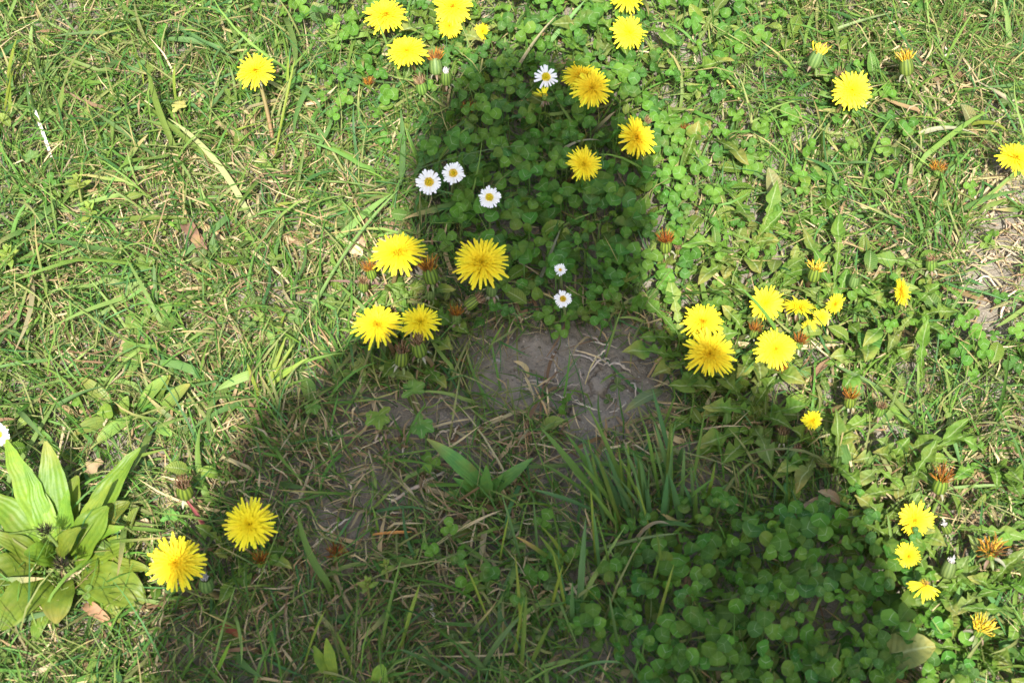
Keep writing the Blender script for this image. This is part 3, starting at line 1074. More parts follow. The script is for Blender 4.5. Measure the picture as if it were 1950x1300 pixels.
D(1352, 674, 100, 'shaggy bright dandelion with split petals beside the bare soil', tilt=12, taz=270, h=.056)
D(1477, 664, 80, 'round neat dandelion flanked by two orange withered heads', tilt=12, taz=265, h=.05)
D(1458, 576, 70, 'ragged dandelion leaning from lobed leaves, first of a row of three', tilt=42, taz=320, open_=.85, h=.042)
D(1521, 586, 64, 'pale dandelion with a lobed leaf across its front petals', tilt=30, taz=100, open_=.9, h=.04)
D(1590, 578, 46, 'thin sideways dandelion with few petals at end of row', tilt=55, taz=300, open_=.85, arc=(20, 220), h=.04)
D(1564, 604, 34, 'small dandelion head half buried under a lobed leaf', tilt=30, taz=280, open_=.85, h=.03)
D(1541, 622, 28, 'tiny yellow dandelion edge showing beneath folded leaf', tilt=25, taz=260, open_=.85, h=.024)
D(1714, 556, 56, 'sideways dandelion with petals hanging to one side beside a large leaf', tilt=55, taz=320, open_=.86, h=.04)
D(1547, 800, 50, 'upright half-closed dandelion with petals bunched like a brush', tilt=22, taz=250, open_=.32, h=.036)
D(475, 998, 100, 'full dandelion in shade beside the straw-covered soil', tilt=20, taz=265, h=.055)
D(335, 1071, 108, 'full dandelion with neat rays beside a closed green bud and plantain', tilt=18, taz=265, h=.06)
D(1742, 990, 74, 'dandelion with only its upper fan of petals showing by folded leaf', tilt=30, taz=300, arc=(330, 520), open_=.85, h=.04)
D(1730, 1058, 54, 'crumpled yellow dandelion wedged behind a grey-green leaf', tilt=35, taz=200, open_=.75, arc=(60, 250), h=.045)
D(1762, 1112, 66, 'broken dandelion with few separate petals around a clover leaf', tilt=30, taz=200, open_=.9, arc=(150, 330), florets=False, h=.05)
D(1037, 186, 46, 'little half-shut dandelion with a few petals below a daisy', tilt=28, taz=120, open_=.55, arc=(60, 200), florets=False, h=.048)


# ------------------------------------------------------------------ spent and closed dandelion heads
def spent(u, v, d, kind, label, h=.035, tilt=15, taz=90, cup=None, seed=None, cupscale=1.0, splay=True, name='withered_dandelion', tl=1.0):
    rs = random.Random(int(u * 3 + v * 5))
    P, B = head_base(u, v, h, (rs.uniform(-.01, .01), rs.uniform(.0, .016)))
    s = d * m_per_px(P)
    root = thing(name, B, label, 'dandelion bud' if name == 'dandelion_bud' else 'withered dandelion', 'spent and closed dandelion heads')
    local = P - B
    q = tiltq(tilt + rs.gauss(0, 5), taz + rs.gauss(0, 25)) @ Quaternion((0, 0, 1), rs.uniform(0, 6.28))
    stem_obj(root, local + np.array(q @ Vector((0, 0, -.48 * s * cupscale))), (rs.uniform(-.008, .008), rs.uniform(-.008, .008), 0), .0019,
             (.3, .13, .1) if rs.random() < .5 else (.2, .24, .08))
    add('calyx', cup_shut[rs.randrange(3) if cup is None else cup], root, tuple(local), q, s * cupscale)
    if kind:
        add('withered_florets', rs.choice(TUFT[kind]), root, tuple(local + np.array(q @ Vector((0, 0, .42 * s * cupscale)))), q, (s * .95, s * .95, s * .95 * tl))
    if splay:
        for i in range(8):
            a = 6.283 * i / 8 + rs.uniform(-.25, .25)
            add('bract', rs.choice(bract_me), root, tuple(local + np.array(q @ Vector((0, 0, -.44 * s * cupscale)))), q @ Quaternion((0, 0, 1), a) @ Quaternion((0, 1, 0), rs.uniform(0, .5)), s * rs.uniform(.6, .95))
    return root


S = spent
S(830, 128, 30, 'orange', 'closed head with an orange tip beside the ragged dandelion', tilt=35, taz=135)
S(803, 168, 26, 'brown', 'brown frayed head low in clover below the ragged dandelion', h=.03)
S(893, 218, 24, 'orange', 'small orange withered head in shade between clover and straw', h=.02, cupscale=.6)
S(1228, 236, 18, 'brown', 'brown shrivelled tuft clinging to the sideways dandelion', h=.05, tilt=40, taz=30, cupscale=.6, splay=False)
S(1305, 256, 20, 'orange', 'thin orange dried head beside a long pale-ribbed leaf', h=.025, cupscale=.7)
S(1268, 468, 28, 'orange', 'orange frayed head at the edge of the dark clover', h=.036)
S(1291, 478, 20, 'brown', 'pale brown withered head among sunlit clover near orange frayed head', h=.02, cupscale=.7)
S(1551, 522, 30, 'yellow', 'tall closed green head with yellow tip beside a toothed leaf', h=.04, tl=.7, splay=False)
S(1618, 764, 26, 'orange', 'striped green bud with orange crown in sunny grass', h=.034)
S(1790, 924, 34, 'orange', 'closed head with bent rusty florets beside grass blades', h=.036, tl=1.1)
S(820, 524, 34, 'orange', 'big striped bud with rusty crown between the two largest dandelions', h=.05, cup=1)
S(819, 560, 24, None, 'plain green closed bud hanging beneath a rusty-crowned bud', h=.034, cup=2, name='dandelion_bud')
S(869, 606, 24, 'orange', 'small green bud with bright orange tuft in shade', h=.03)
S(897, 578, 26, 'brown', 'greyish brown frayed head lying sideways under the largest dandelion', tilt=60, taz=30, h=.035)
S(936, 552, 26, None, 'green bud with white tip tucked below the largest dandelion', h=.04, name='dandelion_bud')
S(640, 1058, 32, 'orange', 'orange-brown withered flower lying on bare shaded soil', h=.012, cupscale=.5, tl=.6, splay=False)
S(496, 1072, 26, 'orange', 'small orange head with splayed grey bracts near the shaded dandelion', h=.024, cupscale=.7)
S(1436, 634, 22, 'orange', 'orange dried head between the shaggy and round dandelions', h=.034)
S(1521, 656, 24, 'orange', 'orange head pressed against the round neat dandelion', h=.036, cupscale=.8)
S(1487, 706, 24, 'orange', 'flattened orange head just below the round neat dandelion', h=.03, tl=.6, cupscale=.7)
S(1785, 328, 30, 'orange', 'flat orange withered head in grass near bare soil strip', h=.02, tl=.5, cupscale=.6, splay=False)
S(1490, 832, 24, 'brown', 'dull brown withered head in shade among broad leaves', h=.025)
S(1553, 114, 32, 'yellow', 'closed pale yellow head standing in grass', h=.04, tl=.9, tilt=20)
S(1726, 128, 32, 'yellow', 'drooping closed yellow head in grass by dry curled straw', h=.04, tl=.9, tilt=30, taz=40)
S(1596, 152, 22, 'brown', 'brown crumpled head touching the open-grass dandelion', h=.036, splay=False)
S(707, 520, 24, 'orange', 'striped green bud under the edge of a large bright dandelion', h=.042, cup=1)
S(692, 545, 24, 'brown', 'brown-tipped bud low beside a dark bent stalk', h=.03)
S(765, 682, 32, 'brown', 'striped bud with pale brown crown, shorter of the pair', h=.044, cup=1)
S(798, 664, 34, 'brown', 'striped yellow-green bud with purple-brown crown, taller of the pair', h=.054, cup=1)
S(1773, 503, 26, 'brown', 'round green bud with dark tip near the dry soil', h=.03, tl=.4)
S(1626, 536, 24, None, 'smooth pale green closed bud beside thin straw', h=.03, cup=2, name='dandelion_bud', splay=False)
S(352, 934, 38, 'brown', 'striped bud with tan crown and wide splayed bracts on red stem', h=.045, cup=1)
S(393, 1112, 34, 'white', 'closed green seed bud with white tip beside neat dandelion', h=.04, cup=2, splay=False, name='dandelion_bud')
S(1806, 1084, 32, 'white', 'slanting closed bud with white silky tip near a folded leaf', h=.036, tilt=45, taz=30, name='dandelion_bud', splay=False)
S(1802, 1004, 26, 'white', 'white-tipped bud with orange fleck beside a fan of petals', h=.03, tilt=30, taz=180, name='dandelion_bud')
S(1886, 1056, 44, 'orange', 'wide curly orange withered head over purple stalk', h=.045, cupscale=.5, tl=.6)
S(1864, 1202, 44, 'yellow', 'crumpled yellow fading head near the lawn corner', h=.036, cupscale=.5, tl=.7)
S(1675, 782, 24, 'brown', 'small rusty head beside a tiny white petal tip', h=.03)
S(1508, 868, 24, 'brown', 'brown dried head fallen on shaded leaves below the brush-like dandelion', h=.018, tilt=50)
S(850, 150, 26, 'white', 'pale bud with drooping whitish bracts near dark clover', h=.03, name='dandelion_bud')
S(1166, 492, 22, 'brown', 'dark brown dried head deep in shaded clover', h=.014, cupscale=.5, splay=False)
S(702, 164, 18, 'orange', 'tiny orange dried head on a grey twig in clover', h=.02, cupscale=.6)


# ------------------------------------------------------------------ daisies
dpetal = []
for k in range(4):
    v, q, c, u = strap(1.0, .2 + .02 * (k % 2), x0=.2, curve=.02 + .05 * k, seed=40 + k, c0=(.78, .78, .74), c1=(.86, .86, .87), notch=.03, cup=.1, tipw=.75)
    dpetal.append(make_mesh('petal', v, q, c, u, M['white']))


def disc_mesh():
    P = []
    for i in range(70):
        a = i * 2.39996; r = .34 * math.sqrt((i + .5) / 70)
        z = .13 * (1 - (r / .34) ** 2) + .05
        s = .036
        b = np.array([r * math.cos(a), r * math.sin(a), z])
        P.append(tube([b - (0, 0, .06), b + (0, 0, .02), b + (0, 0, .035)], [s, s, s * .3], 5, np.array((.86, .66, .02)) * random.uniform(.85, 1.1)))
    V, Q, C, U = join([(a, b, np.broadcast_to(c, (len(a), 3)), d) for a, b, c, d in P])
    return make_mesh('disc', V, Q, C, U, M['yellow'])


disc_me = disc_mesh()


def daisy(u, v, d, label, h=.05, tilt=25, taz=270, n=26, up=4, gap=None):
    rs = random.Random(int(u + v))
    P, B = head_base(u, v, h, (rs.uniform(-.01, .01), rs.uniform(-.006, .015)))
    s = d * m_per_px(P) / 2
    root = thing('daisy', B, label, 'daisy', 'white daisies')
    local = P - B
    q = tiltq(tilt, taz)
    stem_obj(root, local + np.array(q @ Vector((0, 0, -.2 * s))), (0, 0, 0), .0011, (.2, .24, .08), (.2, .26, .1))
    add('disc', disc_me, root, tuple(local), q, s * 1.08)
    add('calyx', cup_open[0], root, tuple(local - np.array(q @ Vector((0, 0, .03 * s)))), q, s * .8)
    for i in range(n):
        a = 6.283 * (i + rs.gauss(0, .16)) / n
        if gap and gap[0] < math.degrees(a) % 360 < gap[1]:
            continue
        qq = q @ Quaternion((0, 0, 1), a) @ Quaternion((0, 1, 0), -R(up + (6 if i % 2 else 0) + rs.gauss(0, 3)))
        o = add('petal', rs.choice(dpetal), root, tuple(local), qq)
        k = s * rs.uniform(.84, 1.08)
        o.scale = (k, k * rs.uniform(.85, 1.1), k)


daisy(1040, 147, 47, 'white daisy with a gap between its petals beside the twin golden dandelions', n=18, gap=(205, 232))
daisy(817, 347, 50, 'white daisy with a grass blade across its yellow eye', n=26)
daisy(863, 330, 46, 'white daisy on a pale stem, touching the daisy crossed by a blade', n=26)
daisy(932, 376, 44, 'single white daisy alone in dark clover, past the touching pair', n=27)
daisy(1067, 514, 26, 'small half-open white daisy with upturned petals in shade', n=22, up=28)
daisy(1072, 569, 34, 'small round white daisy beside the shaded straw edge', n=26)
daisy(-2, 827, 44, 'white daisy at the lawn edge above the big plantain', n=24, h=.05)
daisy(1670, 794, 18, 'tiny unopened white daisy low in sunny grass', n=12, up=60, h=.02)


# ------------------------------------------------------------------ leaves drawn from base to tip
def leaf_obj(root, kind, base, tip, wpx, mat, colr, seed, lift=.5, name='leaf', ztip=.012, zb=.004, ny=None, wave=None, fold=None):
    """one leaf from pixel base to pixel tip, standing on the soil"""
    a = px(*base); a = px(base[0], base[1], float(gz(a[0], a[1])) + zb)
    b = px(*tip); b = px(tip[0], tip[1], float(gz(b[0], b[1])) + ztip)
    d = b - a
    hor = math.hypot(d[0], d[1])
    chord = float(np.linalg.norm(d))
    az = math.atan2(d[1], d[0])
    pitch = math.atan2(d[2], hor)
    L = chord * (1 + lift * lift / 6)
    W = wpx * m_per_px(a)
    kw = dict(arch=2 * lift, el0=pitch + lift)
    if ny: kw['ny'] = ny
    if wave is not None: kw['wave'] = wave
    if fold is not None: kw['fold'] = fold
    v, q, u = leafy(kind, L, W, seed, **kw)
    rs = np.random.default_rng(seed + 77)
    cc = np.array(colr) * rs.uniform(.85, 1.18)
    C = np.broadcast_to(cc, (len(v), 3)).copy()
    if rs.random() < .4:         # yellowing tip
        k = np.clip((u[:, 1] - .7) * 2.5, 0, .8)[:, None]
        C = C * (1 - k) + np.array((.33, .3, .08)) * k
    o = add(name, make_mesh(name, v, q, C, u, M[mat]), root)
    o.matrix_parent_inverse = Matrix.Identity(4)
    o.location = Vector(a) - root.location
    o.rotation_euler = (0, 0, az)
    return o


def at_soil(u, v):
    p = px(u, v)
    return np.array([p[0], p[1], float(gz(p[0], p[1]))])


PG = (.125, .22, .022)
# big plantain of the lawn
root = thing('plantain', at_soil(130, 1060), 'large bright green broad-leaved plantain beside the neat dandelion', 'plantain')
for i, (b, t, w, lf, zt) in enumerate([((120, 1065), (8, 838), 52, .35, .05), ((128, 1050), (98, 838), 62, .25, .05), ((150, 1045), (266, 850), 48, .3, .04), ((150, 1050), (250, 955), 62, .6, .025),
                                       ((100, 1060), (-40, 930), 60, .5, .04), ((145, 1085), (205, 960), 66, .5, .04), ((140, 1090), (276, 1150), 80, .5, .015), ((110, 1095), (0, 1200), 74, .6, .02),
                                       ((95, 1075), (-60, 1110), 66, .5, .025), ((160, 1075), (258, 1035), 46, .6, .02), ((130, 1100), (105, 1190), 62, .6, .02), ((110, 1050), (30, 960), 50, .7, .03),
                                       ((135, 1075), (160, 1000), 44, .8, .05), ((100, 1080), (40, 1050), 50, .8, .04), ((125, 1050), (150, 905), 40, .4, .03), ((140, 1060), (215, 915), 34, .35, .045), ((110, 1060), (50, 880), 38, .3, .05), ((90, 1080), (-20, 1010), 40, .4, .04), ((150, 1080), (290, 1085), 36, .4, .02), ((150, 1090), (235, 1190), 44, .5, .012), ((120, 1100), (60, 1225), 44, .5, .012), ((90, 1100), (-30, 1160), 44, .5, .015), ((140, 1060), (240, 1000), 34, .5, .035), ((130, 1050), (130, 930), 34, .3, .05)]):
    leaf_obj(root, 'lance' if i < 5 or i > 14 else 'plantain', b, t, w * 1.0, 'plantain', PG if i % 3 else (.16, .24, .028), i + 5, lf, ztip=zt, ny=18, fold=.2, wave=.07)
for u, v in ((85, 1008), (116, 1072)):
    p = px(u, v, .055); b = np.array(root.location)
    add('spike_stalk', make_mesh('spike_stalk', *(lambda t: (t[0], t[1], t[2], t[3]))(tube(bez((0, 0, 0), (p - b) * .5, p - b, 5), [.0012] * 5, 5, (.2, .27, .08))), M['stem']), root)
    add('seed_spike', tuft_mesh(int(u), [(.04, .035, .03), (.07, .055, .04), (.025, .025, .02)], 60, .9, .35, .3), root, tuple(p - b - np.array((0, 0, .004))), None, .0085)
root = thing('plantain', at_soil(262, 790), 'pale plantain with narrow upright leaves in sunlit straw', 'plantain')
for i, (b, t, w, lf, zt) in enumerate([((225, 790), (152, 722), 26, .4, .02), ((240, 795), (244, 752), 24, .5, .02), ((258, 790), (322, 715), 30, .25, .03), ((298, 800), (365, 732), 32, .3, .03), ((300, 775), (328, 716), 24, .3, .03),
                                       ((270, 790), (180, 850), 26, .5, .01), ((230, 800), (140, 830), 30, .5, .012), ((300, 805), (330, 830), 28, .6, .01)]):
    leaf_obj(root, 'plantain', b, t, w, 'plantain', (.17, .28, .06), i + 40, lf, ztip=zt, ny=12, fold=.25)
root = thing('plantain', at_soil(925, 948), 'solitary narrow-leaved plantain growing from shaded bare soil', 'plantain')
for i, (b, t, w, lf, zt) in enumerate([((922, 945), (812, 832), 34, .35, .045), ((926, 948), (926, 884), 25, .2, .045), ((930, 948), (1014, 866), 27, .3, .04), ((918, 948), (862, 905), 20, .3, .025), ((934, 948), (960, 900), 20, .3, .03),
                                       ((915, 950), (850, 940), 20, .5, .01)]):
    leaf_obj(root, 'lance', b, t, w, 'plantain', (.11, .26, .06), i + 60, lf, ztip=zt, ny=14, fold=.35)
root = thing('plantain', at_soil(285, 640), 'small plantain with short broad leaves half buried in dry grass', 'plantain')
for i, (b, t, w, lf, zt) in enumerate([((275, 640), (245, 598), 36, .4, .015), ((290, 630), (330, 580), 36, .3, .02), ((280, 650), (225, 690), 34, .5, .01), ((300, 640), (345, 610), 30, .4, .02), ((285, 655), (240, 725), 30, .5, .01)]):
    leaf_obj(root, 'plantain', b, t, w, 'plantain', (.15, .26, .06), i + 70, lf, ztip=zt, ny=12, fold=.25)
root = thing('plantain', at_soil(640, 1300), 'yellow-green plantain with wavy upright leaves in the shade', 'plantain')
for i, (b, t, w, lf, zt) in enumerate([((632, 1300), (596, 1228), 22, .15, .04), ((640, 1300), (628, 1212), 22, .15, .045), ((725, 1310), (728, 1262), 34, .2, .03)]):
    leaf_obj(root, 'plantain', b, t, w, 'plantain', (.2, .3, .05), i + 80, lf, ztip=zt, ny=12, fold=.2, wave=.1)

# dandelion rosettes: (label, centre, explicit leaves, random leaf count, length px)
DG = (.095, .185, .025)
ROS = [
    ('lobed dandelion leaves with pale ribs spreading over the bare soil edge', (1325, 668), [((1300, 682), (1183, 672), 46), ((1320, 690), (1240, 720), 40), ((1340, 700), (1290, 745), 40), ((1335, 690), (1400, 745), 44), ((1300, 650), (1215, 640), 30)], 6, 95),
    ('rosette of lobed leaves between the shaggy and round dandelions', (1420, 660), [((1420, 650), (1375, 580), 40), ((1440, 660), (1400, 720), 40), ((1430, 700), (1540, 735), 40)], 6, 95),
    ('long toothed dandelion leaves reaching up beside the row of three flowers', (1590, 600), [((1598, 608), (1532, 436), 34), ((1588, 560), (1598, 405), 34), ((1570, 575), (1590, 540), 40), ((1550, 612), (1590, 535), 44), ((1500, 620), (1430, 560), 40)], 5, 110),
    ('broad dandelion leaves beside the sideways dandelion near dry soil', (1720, 610), [((1735, 610), (1828, 592), 44), ((1720, 620), (1800, 640), 40), ((1700, 610), (1640, 660), 36), ((1690, 590), (1640, 545), 30), ((1740, 590), (1790, 540), 34)], 4, 100),
    ('dark dandelion leaves in shade beside the brush-like dandelion', (1420, 800), [((1440, 790), (1335, 770), 46), ((1440, 815), (1320, 855), 48), ((1450, 820), (1375, 880), 48), ((1430, 780), (1480, 720), 40), ((1450, 800), (1540, 770), 40), ((1400, 745), (1270, 730), 44)], 6, 115),
    ('dandelion rosette half sunlit beneath the brush-like dandelion', (1560, 860), [((1560, 850), (1640, 830), 40), ((1550, 870), (1480, 900), 40), ((1570, 880), (1640, 930), 44)], 6, 100),
    ('jagged dandelion leaves in sun beside the bent rusty head', (1700, 880), [((1720, 890), (1660, 860), 40), ((1700, 880), (1730, 830), 40), ((1730, 930), (1790, 840), 36), ((1720, 930), (1640, 945), 44), ((1730, 900), (1850, 800), 36)], 6, 100),
    ('curled dandelion leaves around the fan of petals at shadow edge', (1700, 1010), [((1740, 1060), (1690, 960), 26), ((1710, 1040), (1620, 985), 36), ((1750, 1065), (1720, 995), 22), ((1660, 1050), (1720, 1040), 44)], 6, 105),
    ('dandelion leaves around the slanting silky-tipped bud', (1800, 1130), [((1800, 1140), (1850, 1075), 44), ((1770, 1120), (1830, 1170), 40), ((1790, 1090), (1740, 1020), 24)], 7, 110),
    ('rosette of jagged leaves around the curly orange head', (1890, 1110), [((1880, 1120), (1940, 1060), 40), ((1890, 1130), (1840, 1100), 40)], 8, 110),
    ('big rounded sunlit leaf and its rosette at the clover patch edge', (1660, 1265), [((1640, 1262), (1780, 1225), 74), ((1650, 1275), (1560, 1300), 50)], 3, 110),
    ('long dandelion leaves beside the yellow fading head', (1850, 1235), [((1950, 1175), (1830, 1155), 30), ((1870, 1240), (1800, 1285), 40), ((1860, 1230), (1930, 1270), 40)], 6, 105),
    ('crowded dandelion leaves under the large dandelions with striped buds', (790, 590), [((790, 570), (735, 545), 30), ((800, 600), (745, 580), 30), ((810, 640), (860, 670), 40), ((780, 670), (730, 720), 36), ((800, 690), (850, 740), 36), ((830, 600), (890, 640), 34)], 7, 90),
    ('two long pale-ribbed dandelion leaves lying in clover', (1310, 210), [((1295, 160), (1400, 115), 42), ((1300, 320), (1332, 230), 40), ((1340, 270), (1420, 320), 36)], 3, 80),
    ('dandelion leaves around the drooping-petalled flower', (1170, 70), [((1180, 80), (1120, 40), 34), ((1220, 60), (1290, 90), 34)], 5, 75),
    ('dandelion rosette under the pair of dandelions', (840, 70), [((830, 60), (780, 20), 34), ((850, 80), (900, 120), 34)], 6, 75),
    ('shaded dandelion leaves around the full shaded dandelion', (470, 1060), [((480, 1060), (560, 1080), 36), ((440, 1050), (370, 1000), 34), ((460, 1090), (420, 1150), 36)], 4, 85),
    ('scattered dandelion leaves in sunny grass by the lawn edge', (1880, 880), [((1860, 830), (1790, 850), 36), ((1900, 900), (1940, 950), 34)], 5, 90),
    ('dandelion leaves in clover above the ragged row of flowers', (1400, 480), [((1390, 500), (1330, 545), 40), ((1410, 520), (1350, 490), 30), ((1430, 470), (1490, 400), 36), ((1330, 560), (1440, 560), 34)], 5, 90),
    ('young dandelion rosette beside the upright plantain leaf', (1660, 690), [((1650, 640), (1645, 690), 44), ((1690, 700), (1740, 660), 34)], 5, 85),
]
si = 200
for label, c, leaves, nrand, lpx in ROS:
    root = thing('dandelion_rosette', at_soil(*c), label, 'dandelion leaves', 'dandelion leaf rosettes')
    rs = random.Random(si)
    for (b, t, w) in leaves:
        leaf_obj(root, 'plantain' if w > 70 else 'dandelion', b, t, w, 'broad', (.17, .22, .07) if w > 70 else DG, si, rs.uniform(.25, .6), ztip=rs.uniform(.025, .04), zb=.012)
        si += 1
    off = rs.uniform(0, 6.28)
    for k in range(nrand):
        a = off + 6.283 * k / nrand + rs.gauss(0, .25)
        l = lpx * rs.uniform(.7, 1.15)
        b = (c[0] + 8 * math.cos(a), c[1] + 6 * math.sin(a))
        t = (c[0] + l * math.cos(a), c[1] + l * .8 * math.sin(a))
        leaf_obj(root, 'dandelion', b, t, rs.uniform(30, 48), 'broad', DG if rs.random() < .7 else (.13, .195, .045), si, rs.uniform(.3, .7), ztip=rs.uniform(.012, .034), zb=.006)
        si += 1
# an oval leaf and other single broad leaves
for label, b, t, w, cc in [('smooth oval green leaf standing beside the round neat dandelion', (1650, 632), (1652, 692), 46, (.1, .24, .05)),
                           ('brown-green curled leaf lying in sunny grass', (1475, 385), (1462, 318), 34, (.2, .2, .09)),
                           ('large pale clover-like leaf with holes at the lawn edge', (608, 40), (596, 4), 34, (.13, .23, .09)),
                           ('flat grey-green leaf lying on the bare soil edge', (1262, 745), (1184, 788), 24, (.13, .2, .09)),
                           ('broad brownish leaf beside the bare strip in grass', (1850, 245), (1828, 200), 34, (.22, .22, .1)),
                           ('wide bright leaf in dark clover below the tipped dandelion', (1075, 400), (1018, 372), 36, (.1, .26, .04)),
                           ('oval leaf over the drooping-petalled dandelion', (1160, 50), (1205, 42), 26, (.1, .22, .06)),
                           ('withered tan leaf curled beside the plantain', (1580, 950), (1510, 985), 22, (.3, .22, .14)),
                           ('second tan shrivelled leaf in shade near the clover patch', (1600, 960), (1555, 935), 24, (.28, .2, .13))]:
    root = thing('broad_leaf', at_soil(*b), label, 'leaf')
    leaf_obj(root, 'oval', b, t, w, 'broad', cc, si, .4, name='blade', ztip=.03, zb=.012)
    si += 1

# buttercup leaves: three toothed lobes on a stalk
def buttercup(u, v, s, rot, label, cc, h=.02):
    P, B = head_base(u, v, h, (.006, -.006))
    root = thing('buttercup_leaf', B, label, 'leaf', 'toothed buttercup leaves')
    stem_obj(root, P - B, (0, 0, 0), .001, (.2, .25, .08))
    for k, a in enumerate((-1.25, -.5, .35, 1.2, 2.5)):
        L = .82 * s * m_per_px(P) * (1 if k in (1, 2) else .8)
        vv, q, uu = leaf_grid(lambda t: max(.08, math.sin(math.pi * (t * .8 + .06)) ** .8 * (1 + .25 * (1 if (t * 7) % 1 > .5 else -1) * (t > .3))), L, L * .72, nx=5, ny=15, arch=.5, el0=.25, fold=.12, seed=si + k, back=.2)
        o = add('lobe', make_mesh('lobe', vv, q, cc, uu, M['broad']), root, tuple(P - B), (0, 0, rot + a))


buttercup(596, 772, 26, -1.6, 'toothed leaf at the shadow edge near the small soil patch', (.11, .25, .04))
buttercup(722, 790, 40, -1.9, 'yellowing toothed leaf hanging over shaded soil below striped buds', (.16, .27, .04))
buttercup(800, 808, 38, -.9, 'dark toothed leaf lying on shaded soil', (.1, .24, .045))
buttercup(785, 745, 36, 1.2, 'toothed sunlit leaf just below the striped buds', (.14, .26, .05))
buttercup(740, 705, 30, .3, 'pale crinkled toothed leaf under the overlapping dandelions', (.22, .3, .08))
buttercup(690, 700, 30, 2.4, 'yellow-green crinkled leaf in sunlit tiny weeds', (.24, .32, .08))
buttercup(322, 985, 26, 1.0, 'small bright toothed leaf beside the red-stemmed bud', (.14, .3, .06))
buttercup(60, 300, 24, 1.5, 'toothed leaf in grass beneath long blue-green blades', (.14, .26, .07))
buttercup(340, 205, 24, 1.5, 'pale yellow scalloped leaf in the grass', (.42, .42, .12), h=.025)

# vetch-like sprigs of paired leaflets
v, q, u = leafy('oval', 1.0, .45, 9, nx=3, ny=6, arch=.5, el0=.3, fold=.2)
sprig_leaf = make_mesh('leaflet', v, q, (.24, .34, .06), u, M['broad'])


def sprig(u, v, s, label, n=10, tilt=30):
    P, B = head_base(u, v, .03, (.0, -.012))
    root = thing('leafy_sprig', B, label, 'sprig', 'pale leafy sprigs')
    stem_obj(root, P - B, (0, 0, .004), .0011, (.22, .28, .07))
    L = s * m_per_px(P)
    for i in range(n):
        k = i / n
        a = i * 2.4
        add('leaflet', sprig_leaf, root, tuple((P - B) * (1 - .25 * k)), Quaternion((0, 0, 1), a) @ Quaternion((0, 1, 0), -R(60 - 55 * k)), L * (.6 + .5 * k))


sprig(640, 55, 26, 'star-shaped pale sprig in the clover')
sprig(148, 345, 30, 'yellow-green leafy sprig in dense grass')
sprig(170, 395, 28, 'yellow-green sprig with rounded leaflets above the straw', 8)
sprig(15, 480, 30, 'tall yellowish sprig at the grassy lawn edge', 12)
sprig(700, 1105, 24, 'small green sprig in shaded short grass')
sprig(735, 1070, 20, 'star-shaped green sprig near the fallen straw', 9)


# ------------------------------------------------------------------ single grass blades one can pick out
def blade(root, name, base, tip, wpx, colr, mat='grass', zb=.003, zt=.03, bow=.25, side=0., rows=14, seed=0, roll=0., c2=None):
    a = px(*base); a = px(base[0], base[1], float(gz(a[0], a[1])) + zb)
    b = px(*tip); b = px(tip[0], tip[1], float(gz(b[0], b[1])) + zt)
    mid = (a + b) / 2 + np.array([0, 0, bow * np.linalg.norm(b - a)])
    dd = (b - a)[:2]
    mid[:2] += side * np.array([-dd[1], dd[0]])
    P = bez(a, mid, b, rows)
    T = np.gradient(P, axis=0); T /= np.linalg.norm(T, axis=1)[:, None]
    Sd = np.cross(T, np.array([0, 0, 1.0])); Sd /= np.linalg.norm(Sd, axis=1)[:, None] + 1e-9
    Nn = np.cross(Sd, T)
    tt = np.linspace(0, 1, rows)
    ro = roll + .5 * np.sin(tt * 3 + seed)
    S2 = Sd * np.cos(ro)[:, None] + Nn * np.sin(ro)[:, None]
    N2 = np.cross(S2, T)
    w = np.interp(tt, [0, .1, .55, .85, 1], [.65, .95, 1, .6, .04]) * wpx * m_per_px(a) / 2
    xs = np.array([-1, -.5, 0, .5, 1])
    V = P[:, None] + S2[:, None] * (w[:, None] * xs)[..., None] + N2[:, None] * (w[:, None] * np.abs(xs) * .35)[..., None]
    U = np.zeros((rows, 5, 3)); U[..., 0] = xs; U[..., 1] = tt[:, None]
    C = np.tile(np.asarray(colr, float), (rows, 5, 1))
    if c2 is not None:
        k = np.clip((tt - .5) * 3, 0, 1)[:, None, None]
        C = C * (1 - k) + np.asarray(c2) * k
    org = np.array(root.location) if root is not None else a
    me = make_mesh(name, V.reshape(-1, 3) - org, grid_quads(rows, 5), C.reshape(-1, 3), U.reshape(-1, 3), M[mat])
    return add(name, me, root, None if root is not None else tuple(a))


BLUE = (.1, .185, .058); MIDG = (.125, .2, .036); YEL = (.2, .265, .04); TAN = (.45, .36, .2); PALE = (.6, .52, .36)
root = thing('grass_tuft', at_soil(1230, 1010), 'tall blue-green grass tuft rising from shaded soil beside the plantain', 'grass tuft')
for i, (b, t, w, bow, c) in enumerate([((1165, 985), (1028, 812), 14, .1, MIDG), ((1180, 985), (1075, 822), 12, .12, MIDG), ((1195, 990), (1108, 835), 14, .1, BLUE), ((1190, 1000), (1030, 880), 14, .1, MIDG), ((1245, 1000), (1205, 860), 10, .1, BLUE),
                                       ((1283, 905), (1242, 738), 9, .08, BLUE), ((1285, 910), (1300, 850), 10, .1, BLUE), ((1300, 1010), (1275, 905), 13, .05, BLUE), ((1260, 1010), (1270, 900), 12, .1, BLUE), ((1240, 1010), (1222, 880), 12, .08, BLUE),
                                       ((1225, 1010), (1215, 870), 12, .05, MIDG), ((1330, 1000), (1300, 920), 9, .1, BLUE), ((1320, 1010), (1326, 935), 9, .1, MIDG), ((1205, 1005), (1150, 850), 9, .1, BLUE), ((1200, 985), (1195, 840), 8, .06, YEL), ((1340, 980), (1362, 880), 8, .2, YEL),
                                       ((1255, 1000), (1360, 910), 8, .15, MIDG), ((1180, 1000), (1010, 930), 10, .15, BLUE)]):
    blade(root, 'blade', b, t, w * .95, np.array(c) * np.array((.8, .95, 1.0)), bow=bow, zt=.06, seed=i, rows=12)
